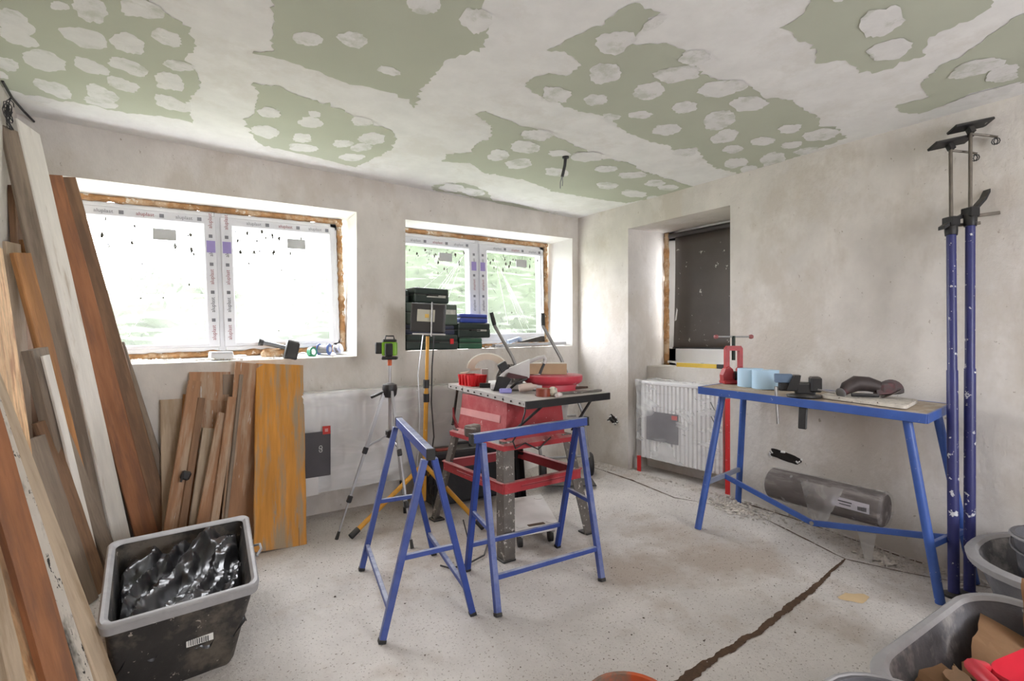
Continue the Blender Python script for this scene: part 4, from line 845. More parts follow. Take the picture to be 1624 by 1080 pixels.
# ---------------------------------------------------------------- work light on yellow stand
yel = mat('yellow_enamel_tube', (208, 150, 50), .45, var=.12, scale=10, spot=.70, spotc=(220, 200, 160), spots=26)
wl = thing('work_light', 'square LED floodlight on a yellow tripod stand beside the radiator', 'work light', (1.66, 3.36, 0))
jc = V((1.64, 3.36, 0)); 
b = MB(); b.cyl(jc+V((.0, 0, .10)), jc+V((.02, .0, .88)), .016, n=12); b.build('lower_tube', yel, wl, smooth=True)
b = MB(); b.cyl(jc+V((.02, 0, .86)), jc+V((.03, 0, 1.27)), .0125, n=12); b.build('upper_tube', yel, wl, smooth=True)
for z_ in (.80, .90): b = MB(); b.cyl(jc+V((.02, 0, z_)), jc+V((.02, 0, z_+.06)), .022, n=12); b.build('clamp_collar', dark, wl, smooth=True)
b = MB(); b.cyl(jc+V((0, 0, .28)), jc+V((0, 0, .36)), .026, n=12); b.build('leg_collar', dark, wl, smooth=True)
for f in ((1.065, 3.20, .02), (1.815, 2.85, .02), (1.95, 3.70, .02)):
    f = V(f); b = MB(); b.tube([jc+V((0, 0, .36)), f], .016, 10); lg = b.build('leg', yel, wl, smooth=True)
    b = MB(); d = (jc+V((0, 0, .36))-f).normalized(); b.tube([f+d*.06, f-d*.004], .0195, 10); b.build('rubber_foot', blackcap, lg, smooth=True)
hd = jc+V((.02, -.03, 1.40)); hr = Matrix.Rotation(R(-36), 3, 'Z') @ Matrix.Rotation(R(3), 3, 'Y')
lampblk = mat('scuffed_black_lamp', (54, 52, 52), .5, var=.2, spot=.71, spotc=(150, 144, 138), spots=30, dust=.3)
b = MB(); b.box(hd, (.245, .05, .205), hr, .012, 2); hh = b.build('lamp_housing', lampblk, wl)
b = MB(); b.box(hd+hr @ V((-.012, -.0265, .015)), (.125, .004, .085), hr, .002); ln = b.build('lamp_lens', mat('frosted_lens', (196, 192, 176), .3, var=.03), hh)
b = MB(); b.box(hd+hr @ V((-.005, -.0290, .013)), (.028, .002, .026), hr, .001); b.build('led_chip', mat('led_yellow', (222, 180, 90), .5), ln)
b = MB(); b.tube([hd+hr @ V((.03, -.045, .11)), hd+hr @ V((.034, -.05, .0)), hd+hr @ V((.036, -.045, -.13))], .006, 8); b.build('tilt_bracket', zinc, wl, smooth=True)
b = MB(); b.beam(hd+hr @ V((-.10, -.02, -.118)), hd+hr @ V((.13, -.02, -.112)), .03, .012); b.build('bracket_bar', mg, wl)
for i in range(8):
    b = MB(); b.box(hd+hr @ V((-.105+.03*i, .035, 0)), (.006, .025, .17), hr); b.build('cooling_fin', lampblk, hh)
b = MB(); b.tube([hd+hr @ V((.05, .0, -.12)), jc+V((.06, -.01, 1.05)), jc+V((.05, -.02, .8)), jc+V((.07, -.02, .55)), jc+V((.03, -.02, .3))], .005, 6)
b.build('power_cord', dark, wl, smooth=True)
b = MB(); b.tube([hd+hr @ V((-.03, .0, -.12)), jc+V((-.045, 0, 1.0)), jc+V((-.03, 0, .7)), jc+V((-.05, 0, .35))], .004, 6); b.build('power_cord', alu, wl, smooth=True)

# ---------------------------------------------------------------- tool cases on the right window sill
def rot_z(a): return Matrix.Rotation(R(a), 3, 'Z')
gdark = mat('dark_green_case', (26, 42, 35), .5, var=.12, scale=10, dust=.3); gmid = mat('grey_green_case', (70, 84, 72), .5, var=.1, dust=.5)
gbox = mat('green_box', (34, 84, 58), .5, var=.1, dust=.3); bluec = mat('royal_blue_case', (48, 70, 158), .45, var=.1, dust=.5); scuff = mat('worn_label', (186, 184, 176), .7, var=.2, scale=30)
def tool_case(label, x0, x1, z0, z1, m, y0=3.825, d=.20, rz=0, latch=None, handle=True, lbl=None, group='tool cases stacked on the right window sill', slant=0):
    cx, cy = (x0+x1)/2, y0+d/2; w = x1-x0; h = z1-z0; root = thing('tool_case', label, 'tool case', (cx, cy, z0), (0, 0, R(rz)), group)
    def lb(nm, c, s, mm, bev=.004, par=root):
        b = MB(); b.box(c, s, None, bev, 2 if bev > .005 else 1); return b.build(nm, mm, par, world=False)
    lb('case_base', (0, 0, h*.28), (w, d, h*.56), m, .014); lid = lb('case_lid', (0, 0, h*.785), (w*.985, d*.985, h*.43), m, .014)
    lb('seam', (0, 0, h*.565), (w*.97, d*.97, .008), blackcap, .0)
    if latch:
        for s_ in (.36,): lb('latch', (w*s_, -d/2-.004, h*.56), (.035, .012, .045), latch)
    if handle:
        b = MB(); b.tube([(-.05, -d/2, h*.5), (-.045, -d/2-.018, h*.5), (.045, -d/2-.018, h*.5), (.05, -d/2, h*.5)], .006, 6); b.build('handle', blackcap, root, world=False)
    if lbl: lb('label_strip', (lbl[0]*w, -d/2-.0008, lbl[1]*h), (lbl[2]*w, .002, lbl[3]*h), scuff, 0, lid)
    return root
SZ = 1.163
tool_case('long dark green tool case with a red latch, bottom left of the sill stack', 1.715, 2.19, SZ, 1.288, gdark, latch=redp2)
tool_case('small open-topped green box, bottom right of the sill stack', 2.20, 2.435, SZ+.005, 1.262, gbox, y0=3.83, handle=False)
tool_case('dark green tool case second from bottom in the right column of the sill stack', 2.185, 2.515, 1.264, 1.392, gdark, y0=3.825, lbl=(.22, .5, .3, .12))
tool_case('flat royal blue case topmost of the right column on the sill', 2.222, 2.502, 1.394, 1.472, bluec, y0=3.85, d=.17, handle=False)
tool_case('thin black and blue case squeezed above the long dark green case', 1.72, 2.17, 1.29, 1.368, mat('blue_black_case', (44, 50, 74), .5, dust=.4), y0=3.85, handle=False)
tool_case('grey-green tool case behind the floodlight head', 1.715, 2.185, 1.370, 1.545, gmid, y0=3.83, lbl=(.30, .62, .32, .22))
tool_case('dark green tool case topmost of the sill stack', 1.785, 2.108, 1.548, 1.672, gdark, y0=3.84, rz=2, lbl=(.12, .45, .55, .16))
tool_case('narrow dark case tucked left of the topmost green case', 1.712, 1.775, 1.548, 1.650, gdark, y0=3.90, d=.12, handle=False)
# long level and offcuts at the right end of the right sill
b = MB(); b.beam((2.58, 3.875, 1.192), (3.43, 3.875, 1.215), .05, .028); lv = tag(b.build('aluminium_profile', alu), 'long grey aluminium profile lying on the right window sill', 'profile')
b = MB(); b.prism([(0, 0), (.33, 0), (.33, .055), (.30, .055)], (2.86, 3.93, 1.222), (1, 0, .02), (0, 0, 1), .06); tag(b.build('wooden_wedge', wood('dark_wedge', (70, 64, 58))), 'dark wooden wedge on the right window sill', 'wedge')
b = MB(); b.tube([(2.78, 3.94, 1.222), (2.90, 3.92, 1.262)], [.022, .016], 10); b.cyl((2.90, 3.93, 1.245), (2.905, 3.90, 1.252), .02, n=14); tag(b.build('silicone_cartridge', mat('pale_blue_plastic', (176, 190, 214), .4), smooth=True), 'pale blue cartridge resting on the aluminium profile', 'cartridge')
b = MB(); b.grid(lambda u, v: (2.52+.16*u, 3.83+.10*v, 1.186+.008*noise.noise(V((u*6, v*5, 0)))), 10, 8); tag(b.build('paper_sheet', pvc, smooth='all', solid=.0006), 'crumpled white paper on the sill beside the green box', 'paper')

# ---------------------------------------------------------------- things on the left window sill
bx = thing('plastic_box', 'flat white plastic box on the left window sill', 'box', (.43, 3.89, 1.112))
b = MB(); b.box((.432, 3.895, 1.136), (.135, .10, .048), (0, 0, R(4)), .012, 2); b.build('box_base', mat('white_plastic', (222, 224, 226), .4, var=.02), bx)
b = MB(); b.box((.432, 3.895, 1.162), (.128, .094, .012), (0, 0, R(4)), .005); b.build('box_lid', mat('white_plastic', (222, 224, 226)), bx)
ch = thing('battery_charger', 'dark grey battery charger tilted over the edge of the left sill', 'charger', (.85, 3.83, 1.12))
cr = Matrix.Rotation(R(14), 3, 'Y') @ Matrix.Rotation(R(-12), 3, 'X')
b = MB(); b.box((.858, 3.835, 1.168), (.088, .05, .125), cr, .014, 2); b.build('charger_body', dark, ch)
b = MB(); b.box((.872, 3.85, 1.232), (.075, .04, .018), cr, .006); b.build('charger_cap', mat('grey_plastic', (150, 150, 152), .4), ch)
b = MB(); b.lathe([(.012, 0), (.018, .001), (.018, .003), (.012, .003)], V((.852, 3.808, 1.135)), cr @ V((0, -1, 0)), 20); b.build('charger_emblem', mat('grey_plastic', (150, 150, 152)), ch)
fl = thing('flashlight', 'slim grey flashlight lying on the left sill behind the charger', 'flashlight', (.76, 3.96, 1.19))
b = MB(); b.tube([(.70, 3.98, 1.225), (.86, 3.94, 1.185)], [.018, .015], 12); b.build('torch_barrel', mat('grey_metal', (120, 122, 126), .4, .4), fl, smooth=True)
b = MB(); b.tube([(.675, 3.985, 1.231), (.705, 3.979, 1.224)], [.027, .022], 12); b.build('torch_head', dark, fl, smooth=True)
b = MB(); b.box((.79, 3.975, 1.145), (.20, .10, .07), (0, R(-4), 0), .02); tag(b.build('foam_wedge', foam), 'lump of expanding foam under the flashlight on the left sill', 'foam')
rg = roll('tape_roll', 'green tape roll standing on the left window sill', (1.0, 3.90, 1.155), .022, .036, .03, mat('green_tape', (52, 138, 96), .4), (.55, -.83, .1), mat('white_plastic', (222, 224, 226)))
def spool(label, c, axis, r, h, mflange, mwire):
    c = V(c); root = thing('wire_spool', label, 'spool', c, group='spools on the left window sill'); ax = V(axis).normalized()
    b = MB(); b.lathe([(r*.72, .006), (r*.72, h-.006)], c, ax, 24); b.build('wound_wire', mwire, root, smooth=True)
    for t in (0, h-.006):
        b = MB(); b.lathe([(r*.3, t), (r, t), (r, t+.006), (r*.3, t+.006)], c, ax, 24); fl_ = b.build('flange', mflange, root)
    b = MB(); b.lathe([(r*.3, h), (r*.45, h), (r*.45, h+.004), (r*.2, h+.004)], c, ax, 16); b.build('hub', mat('white_plastic', (222, 224, 226)), root)
spool('grey wire spool with a blue end disc on the left sill', (1.075, 3.96, 1.175), (.75, -.66, .0), .042, .085, mat('blue_disc', (70, 96, 160), .4), mat('grey_wire', (150, 144, 146), .5, var=.2, scale=40))
spool('white and blue spool leaning at the right end of the left sill', (1.20, 3.95, 1.172), (.6, -.75, .25), .038, .04, mat('white_disc', (226, 228, 234), .4, col2=(70, 90, 170), c2t=.6), mat('grey_wire', (150, 144, 146)))
debris_m = mat('plaster_crumb', (200, 192, 182), .95, var=.2, scale=20)
def crumbs(label, pts, parent=None, m=None):
    """loose rubble: tiny irregular lumps, one object"""
    vs = []; fs = []
    for (x, y, z, s) in pts:
        k = len(vs); rr = [random.uniform(.6, 1.3)*s for _ in range(6)]
        vs += [(x-rr[0], y, z+s*.3), (x+rr[1], y, z+s*.3), (x, y-rr[2], z+s*.3), (x, y+rr[3], z+s*.35), (x, y, z+rr[4]*.9), (x, y, z-s*.2)]
        fs += [(k+a, k+c, k+d) for a, c, d in ((0, 2, 4), (2, 1, 4), (1, 3, 4), (3, 0, 4), (2, 0, 5), (1, 2, 5), (3, 1, 5), (0, 3, 5))]
    b = MB(); b.mesh(vs, fs); o = b.build('plaster_rubble', m or debris_m, parent); return tag(o, label, 'rubble', kind='stuff')
rn = random.Random(5)
crumbs('plaster crumbs scattered along the left window sill', [(rn.uniform(-.1, 1.28), 3.83+abs(rn.gauss(0, .07)), 1.100+.024*0+.0185*0+.014+rn.uniform(-.002, .002)+(.02*(i % 2) if False else 0), abs(rn.gauss(.005, .004))+.002) for i in range(420)])
P = []
for i in range(1500):
    y = rn.uniform(.7, 3.7); x = XR-.02-abs(rn.gauss(0, .09)); 
    if NY0 < y < NY1: x = 3.53-abs(rn.gauss(0, .05))
    if noise.noise(V((y*2.5, 3, 1))) < -.12 and rn.random() < .8: continue
    P.append((x, y, fz(x, y), abs(rn.gauss(.004, .004))+.0015))
for i in range(420): x = 3.34+rn.gauss(0, .06); y = 1.98+rn.gauss(0, .12); P.append((min(x, 3.53), y, fz(x, y), abs(rn.gauss(.007, .005))+.002))
for i in range(160): x = 3.38+rn.gauss(0, .035); y = 1.16+rn.gauss(0, .05); P.append((x, y, fz(x, y), abs(rn.gauss(.009, .006))+.003))
for i in range(900):
    x = rn.uniform(.4, 3.5); y = rn.uniform(.9, 3.75); P.append((x, y, fz(x, y), abs(rn.gauss(.0016, .0015))+.001))
for i in range(400): x = rn.gauss(2.2, .5); y = rn.gauss(2.0, .3); P.append((x, y, fz(x, y), abs(rn.gauss(.002, .0015))+.001))
crumbs('loose plaster crumbs and rubble along the foot of the right wall and floor', [p for p in P if p[0] < 3.54])

P = []
for i in range(1300):
    x = rn.uniform(.45, 3.45); y = rn.uniform(.9, 3.7)
    if noise.noise(V((x*1.6, y*1.6, 2))) < -.1 and rn.random() < .7: continue
    P.append((x, y, fz(x, y), abs(rn.gauss(.0014, .0014))+.0009))
crumbs('dark grit and wood chips scattered over the floor', P, None, mat('dark_grit', (86, 74, 64), .95))
# ---------------------------------------------------------------- blue workbench
wb = thing('workbench', 'blue steel folding workbench along the right wall', 'workbench', (3.2, 1.45, 0))
bf = [V((2.915, 2.0, .942)), V((3.0, .835, .892)), V((3.50, .875, .902)), V((3.50, 2.06, .952))]
def BP(s, t, dz=0): return (bf[1]*(1-s)+bf[0]*s)*(1-t)+(bf[2]*(1-s)+bf[3]*s)*t+V((0, 0, dz))     # s along from the near end, t towards the wall
b = MB(); q = [bf[1], bf[2], bf[3], bf[0]]; b.loft([[p-V((0, 0, .018)) for p in q], q]); b.build('bench_top', wood('dusty_plywood', (176, 158, 136), (196, 186, 172), .12), wb)
for a, c in ((bf[0], bf[1]), (bf[1], bf[2]), (bf[2], bf[3]), (bf[3], bf[0])):
    b = MB(); b.beam(a-V((0, 0, .021)), c-V((0, 0, .021)), .012, .046); b.build('edge_frame', bluew, wb)
BL = {'FL': ((2.885, 1.985), (3.06, 1.92, .905)), 'BL': ((3.455, 2.05), (3.42, 1.985, .91)), 'FR': ((3.06, .80), (3.07, .935, .86)), 'BR': ((3.46, .765), (3.40, .905, .865))}
for k, (f, t) in BL.items():
    f = V((*f, fz(*f))); b = MB(); b.cyl(f, t, .021, n=14); lg = b.build('leg', bluew, wb, smooth=True)
    b = MB(); d = (V(t)-f).normalized(); b.tube([V(t)-d*.005, V(t)+d*.02], [.03, .035], 14); b.build('leg_bracket', bluew, lg, smooth=True)
def bl(k, z): f, t = BL[k]; f = V((*f, fz(*f))); t = V(t); return f+(t-f)*(z-f.z)/(t.z-f.z)
for a, c, z in (('FL', 'BL', .33), ('FR', 'BR', .26)):
    b = MB(); b.beam(bl(a, z), bl(c, z), .02, .03); b.build('end_crossbar', mat('worn_blue_grey', (128, 134, 150), .5, var=.15, spot=.7) if a == 'FL' else bluew, wb)
m0 = (bl('FL', .33)+bl('BL', .33))/2; m2 = (bl('FR', .26)+bl('BR', .26))/2; mj = V((3.2, 1.435, .17))
for a, c in ((m0, mj), (mj, m2)):
    b = MB(); b.beam(a, c, .012, .034); br = b.build('folding_brace', bluew, wb)
b = MB(); b.cyl(mj-V((.012, 0, 0)), mj+V((.012, 0, 0)), .012, n=12); b.build('brace_rivet', zinc, wb)

# pipe vise
pv = mat('red_cast_iron', (168, 34, 36), .45, var=.2, scale=16, spot=.72, spotc=(90, 30, 30), spots=30)
c0 = BP(.955, .62); vr = rot_z(-35); vs_ = thing('pipe_vise', 'red cast-iron pipe vise with T-bar at the far end of the workbench', 'vise', c0)
def vq(x, y, z): return c0+vr @ V((x, y, z))
b = MB(); b.box(vq(0, 0, .012), (.15, .10, .024), vr, .006); b.build('base', pv, vs_)
b = MB(); b.prism([(-.075, .02), (.0, .02), (.0, .06), (-.012, .10), (-.035, .12), (-.062, .10), (-.078, .06)], vq(0, 0, 0), vr @ V((1, 0, 0)), (0, 0, 1), .06); b.prism([(.03, .02), (.075, .02), (.072, .09), (.05, .12), (.03, .10)], vq(0, 0, 0), vr @ V((1, 0, 0)), (0, 0, 1), .05); b.build('lower_jaw', pv, vs_)
b = MB(); b.box(vq(.012, -.005, .055), (.07, .05, .06), vr, .01); b.build('jaw_teeth', black_st, vs_)
b = MB(); b.prism([(-.055, .10), (-.055, .24), (-.04, .258), (.05, .258), (.062, .24), (.062, .10), (.038, .10), (.038, .225), (-.028, .225), (-.028, .10)], vq(0, 0, 0), vr @ V((1, 0, 0)), (0, 0, 1), .035); b.build('yoke', pv, vs_)
b = MB(); b.cyl(vq(.005, 0, .16), vq(.005, 0, .325), .012, n=12); b.build('screw', mat('green_black_screw', (36, 48, 40), .5, .3), vs_, smooth=True)
b = MB(); b.cyl(vq(-.115, 0, .32), vq(.125, 0, .32), .006, n=10); tb_ = b.build('tommy_bar', zinc, vs_, smooth=True)
for x in (-.115, .125): b = MB(); b.lathe([(.002, -.016), (.012, -.012), (.016, 0), (.012, .012), (.002, .016)], vq(x, 0, .32), vr @ V((1, 0, 0)), 12); b.build('ball_end', mat('worn_pink_knob', (150, 84, 84), .5), tb_, smooth=True)
# spirit level + round glass on niche sill
sl = thing('spirit_level', 'short yellow spirit level on the niche window sill', 'level', (3.86, 2.62, 1.012))
b = MB(); b.beam((3.85, 2.86, 1.022), (3.84, 2.46, 1.022), .02, .045, (0, 0, 1)); b.build('level_body', mat('signal_yellow', (226, 190, 70), .45), sl)
b = MB(); b.beam((3.84, 2.46, 1.022), (3.838, 2.40, 1.022), .022, .046, (0, 0, 1)); b.build('end_cap', dark, sl)
b = MB(); b.lathe([(.002, 0), (.016, .002), (.018, .016), (.012, .034), (.01, .036)], (3.93, 2.66, 1.01), n=16); tag(b.build('glass_jar', mat('dusty_glass', (190, 196, 192), .2), smooth=True), 'small round glass jar on the niche sill behind the spirit level', 'jar')
# blue paper rolls
bp = mat('blue_paper', (188, 218, 240), .8, var=.03, scale=3)
for lab, s_, t_, r in (('light blue paper towel roll nearest the red pipe vise', .835, .55, .078), ('light blue paper towel roll nearest the black bench vise', .745, .52, .08)):
    roll('paper_roll', lab, BP(s_, t_), .02, r, .118, bp, (0, 0, 1), mat('pale_core', (206, 214, 214), .8), 'paper roll')
# bench vise
c1 = BP(.505, .16); v2 = rot_z(-90); bv = thing('bench_vise', 'black steel bench vise bolted to the front edge of the workbench', 'vise', c1)
def bq(x, y, z): return c1+V((-y, x*-1, z)) if False else c1+rot_z(-58) @ V((x, y, z))
r58 = rot_z(-58)
b = MB(); b.lathe([(.085, 0), (.09, .006), (.088, .014), (.05, .02)], bq(.02, 0, 0), n=26); b.build('swivel_base', black_st, bv, smooth=True)
b = MB(); b.box(bq(.025, 0, .05), (.10, .07, .07), r58, .012, 2); b.box(bq(.075, 0, .075), (.055, .10, .085), r58, .008); b.build('fixed_body', black_st, bv)
b = MB(); b.box(bq(-.035, 0, .058), (.15, .045, .05), r58, .008); b.prism([(-.07, .04), (-.02, .04), (-.005, .09), (-.0, .125), (-.03, .125), (-.05, .10)], bq(0, 0, 0), r58 @ V((1, 0, 0)), (0, 0, 1), .09); b.build('moving_jaw', black_st, bv)
b = MB(); b.box(bq(-.085, 0, .105), (.09, .06, .05), r58, .004); b.build('jaw_tray', mat('dusty_blue_steel', (96, 116, 140), .5), bv)
b = MB(); b.cyl(bq(-.13, 0, .045), bq(-.06, 0, .045), .012, n=10); b.build('spindle', zinc, bv, smooth=True)
b = MB(); b.cyl(bq(-.125, -.02, .055), bq(-.115, -.035, -.155), .0075, n=10); hd_ = b.build('handle_bar', zinc, bv, smooth=True)
b = MB(); b.cyl(bq(.08, -.05, .05), bq(.16, -.06, .035), .005, n=8); b.build('lock_pin', zinc, bv)
b = MB(); b.box(BP(.47, .03, -.10), (.012, .045, .13), (0, .1, 0), .004); b.build('clamp_bracket', black_st, bv)
# mat and grinder
matm = mat('speckled_mat', (210, 203, 192), .95, var=.15, scale=30, spot=.62, spotc=(110, 100, 90), spots=40, bump=.5, bscale=60)
b = MB(); mq = [BP(.08, .12), BP(.10, .82), BP(.43, .90), BP(.43, .22)]
b.loft([sq_ring([p.xy for p in mq], 0, .15), sq_ring([p.xy for p in mq], .018, .15)])
for v in b.b.verts:
    s_ = (v.co.y-.84)/1.18; v.co.z += bf[1].z+(bf[0].z-bf[1].z)*s_+.006
tag(b.build('rubber_mat', matm, smooth=True), 'speckled beige mat lying on the near half of the workbench', 'mat')
g0 = BP(.265, .52, .02); ag = thing('angle_grinder', 'grimy dark angle grinder with its disc guard, lying on the mat', 'grinder', g0); gr_ = rot_z(-48)
grime = mat('grimy_black_red', (62, 52, 50), .6, var=.3, scale=14, col2=(92, 44, 48), c2t=.6, spot=.72, spotc=(140, 130, 120), spots=30)
def gq(x, y, z): return g0+gr_ @ V((x, y, z))
b = MB(); b.tube([gq(-.135, -.03, .025), gq(-.11, -.02, .05), gq(-.06, 0, .072), gq(0, 0, .07), gq(.05, 0, .055)], [.022, .036, .043, .04, .034], 14); b.build('motor_housing', grime, ag, smooth=True)
b = MB(); b.lathe([(.024, -.004), (.028, .0), (.028, .006), (.02, .008)], gq(-.145, -.035, .022), gr_ @ V((-.8, -.5, -.3)), 18); b.build('rear_cap', mat('grey_ring', (120, 118, 118), .4), ag)
b = MB(); b.box(gq(.085, 0, .05), (.075, .07, .065), gr_, .016, 2); b.build('gear_head', grime, ag)
b = MB(); b.prism([(.068*math.cos(R(a)), .062*math.sin(R(a))) for a in range(-15, 200, 15)], gq(.095, -.012, .032), gr_ @ V((.97, 0, .1)), gr_ @ V((.0, .25, .97)), .045); b.build('disc_guard', grime, ag)
b = MB(); b.lathe([(.01, -.001), (.058, -.001), (.058, .001), (.01, .001)], gq(.11, 0, .022), gr_ @ V((-.5, .1, .86)), 28); b.build('disc', mat('worn_disc', (110, 100, 92), .6), ag)
b = MB(); b.tube([gq(-.10, -.05, .015), gq(-.03, -.06, .014), gq(.03, -.05, .012)], .01, 8); b.build('side_handle', dark, ag, smooth=True)

# wrapped roll under the bench
ra, rb = V((3.345, 1.755, .315)), V((3.345, 1.115, .30)); rl_ = thing('insulation_roll', 'dark roll in torn clear plastic wrap resting on the workbench brace', 'roll', (ra+rb)/2-V((0, 0, .1)))
felt = mat('grey_felt_roll', (94, 86, 82), .8, var=.25, scale=6, stretch=(4, 1, 4), col2=(140, 132, 128), c2t=.56)
ax = (rb-ra).normalized(); b = MB(); b.lathe([(.03, 0), (.085, 0), (.095, .01), (.098, .3), (.095, (rb-ra).length-.01), (.085, (rb-ra).length), (.03, (rb-ra).length)], ra, ax, 30); b.build('felt_core', felt, rl_, smooth=True)
b = MB()
def wrp(u, v):
    a = 2*math.pi*v; t = u*.66-.01; r = .100+.006*noise.noise(V((u*9, math.cos(a)*2, math.sin(a)*2)))+.008*abs(noise.noise(V((u*22, math.cos(a)*1.2, 4))))-.006*(1 if u < .02 or u > .98 else 0)
    x = V((1, 0, 0)); z = ax.cross(x); return ra+ax*t+x*r*math.cos(a)+z*r*math.sin(a)
b.grid(wrp, 50, 36); b.build('plastic_wrap', film_mat('torn_wrap', .10, .45, (.4, 0, 0), (8, 10, 8)), rl_, smooth='all')
b = MB()
b.grid(lambda u, v: (3.24-.006-.02*math.sin(3*u)+.008*noise.noise(V((u*6, v*6, 2))), 1.52-.24*u*(.4+.6*v)-.05*(1-v), .20+.20*v+.01*noise.noise(V((u*8, v*9, 6)))-.02*u*(1-v)), 14, 14); b.build('wrap_flap', film_mat('bunched_wrap', .34, .5, (.6, 0, 0), (9, 12, 9)), rl_, smooth='all')
b = MB(); b.grid(lambda u, v: (3.235+.012*noise.noise(V((u*3, v*8, 2)))+.03*v, 1.17+(.05-.035*v)*(u-.5)*2+.02*v*0-.0*v, .21-.20*v), 6, 16); b.build('wrap_tail', film_mat('bunched_wrap2', .45, .4), rl_, smooth='all')
b = MB(); b.box((3.2465, 1.255, .315), (.002, .19, .055), (R(2), R(-4), 0)); lb2 = b.build('paper_label', mat('printed_paper', (192, 188, 196), .6, var=.05), rl_)
b = MB()
for k in range(9): b.box((3.2450, 1.175+.005*k, .305), (.002, .0022, .022), (R(2), R(-4), 0))
b.build('barcode', black_ink, lb2)
b = MB(); b.box((3.2450, 1.29, .325), (.002, .09, .006), (R(2), R(-4), 0)); b.build('print_line', black_ink, lb2)
b = MB(); b.box((3.2450, 1.28, .308), (.002, .06, .004), (R(2), R(-4), 0)); b.build('print_line', black_ink, lb2)

# ---------------------------------------------------------------- telescopic props
rodm = mat('grimy_steel_rod', (112, 104, 94), .5, .4, var=.25, scale=16)
def prop(label, foot, head, zj, zt, plate_r, lever):
    f = V(foot); h = V(head); root = thing('support_prop', label, 'prop', f, group='telescopic support props'); d = (h-f).normalized()
    def at(z): return f+d*((z-f.z)/d.z)
    b = MB(); b.cyl(f+d*.02, at(zj), .0235, n=16); b.build('lower_tube', bluep, root, smooth=True)
    b = MB(); b.cyl(at(zj-.01), at(zt), .0205, n=16); b.build('upper_tube', bluep, root, smooth=True)
    b = MB(); b.lathe([(.045, 0), (.045, .012), (.025, .02)], f, n=18); b.build('foot_pad', blackcap, root)
    b = MB(); b.lathe([(.026, -.02), (.028, 0), (.028, .035), (.022, .045)], at(zt), d, 16); b.build('collar', black_st, root, smooth=True)
    b = MB(); b.cyl(at(zt), h, .0085, n=12); b.build('threaded_rod', rodm, root, smooth=True)
    pr_ = Matrix.Rotation(R(plate_r), 3, 'Z') @ Matrix.Rotation(R(-12), 3, 'Y') @ Matrix.Rotation(R(-16), 3, 'X')
    b = MB(); b.box(h+V((0, 0, .012)), (.20, .07, .014), pr_, .003); pl = b.build('head_plate', black_st, root)
    b = MB(); b.box(h-V((0, 0, .01)), (.03, .03, .035), pr_, .003); b.build('head_socket', black_st, pl)
    b = MB(); b.tube([h-d*.03, h-d*.04+V((.06, -.06, -.005)), h-d*.05+V((.07, -.09, -.01))], .006, 8); hk = b.build('hook_bar', rodm, root)
    b = MB()
    for i in range(2): b.tube([h-d*.05+V((.065, -.08-.008*i, -.03))+V((0, .012*math.cos(t), .016*math.sin(t))) for t in [q*.8 for q in range(8)]], .0025, 5, closed=True)
    b.build('wire_loop', dark, hk)
    b = MB(); q = at(zt+.05); b.box(q, (.05, .06, .05), (0, 0, R(-30)), .004); b.build('clamp_body', black_st, root)
    if lever:
        e1 = V((.81, -.58, 0)); b = MB(); pts = [q+e1*x+V((0, 0, z)) for x, z in ((-.05, -.035), (.0, .0), (.06, .03), (.12, .065), (.165, .115), (.185, .155))]
        b.loft([[p+V((-.012, -.017, .012)), p+V((.012, .017, .012)), p+V((.012, .017, -.006)), p+V((-.012, -.017, -.006))] for p in pts]); b.build('release_lever', black_st, root)
    e1 = V((.81, -.58, 0)); b = MB(); b.beam(q-V((0, 0, .02)), q+e1*.15+V((0, 0, -.005 if lever else .0)), .012, .016); b.build('clamp_handle', rodm, root)
prop('blue telescopic prop nearer the workbench, with the lower head plate', (3.20, .785, 0), (3.43, .855, 2.26), 1.09, 1.80, -36, True)
prop('blue telescopic prop further from the workbench, with the higher head plate', (3.28, .745, 0), (3.46, .782, 2.33), 1.10, 1.84, -36, False)

# ---------------------------------------------------------------- tubs at the lower right
tub('mortar_tub', 'big grey mortar tub with cardboard scraps at the lower right corner', [(1.60, .02), (2.46, .0), (2.46, .545), (1.60, .585)], [(1.70, .10), (2.36, .08), (2.36, .46), (1.70, .50)], .34, greytub, rimm, .38)
tub('mortar_tub', 'round grey plaster tub behind the cardboard tub by the right wall', [(2.72, -.02), (3.47, -.02), (3.47, .67), (2.72, .67)], [(2.84, .10), (3.36, .10), (3.36, .56), (2.84, .56)], .33, greytub, rimm, .9)
bk = thing('bucket', 'small grey bucket standing inside the round plaster tub', 'bucket', (3.10, .40, .03))
b = MB(); b.lathe([(.10, .03), (.115, .03), (.155, .40), (.165, .405), (.165, .42), (.15, .42), (.11, .05), (.0, .05)], (3.10, .40, 0), n=32); b.build('pail', greytub, bk, smooth=True)
b = MB(); b.tube([(3.10+.165*math.cos(t), .40+.165*math.sin(t), .41) for t in [2*math.pi*q/24 for q in range(24)]], .007, 6, closed=True); b.build('rim', rimm, bk, smooth=True)
b = MB(); b.tube([(3.10+.166*math.cos(R(a)), .40+.166*math.sin(R(a)), .40-.05*math.sin(R(a-60)*1.0)) for a in range(60, 241, 15)], .004, 6); b.build('bail', zinc, bk)
cb1 = mat('torn_cardboard', (178, 140, 104), .85, var=.12, scale=5, col2=(200, 168, 134), c2t=.6)
cb2 = mat('dark_cardboard', (122, 98, 78), .85, var=.15, scale=5)
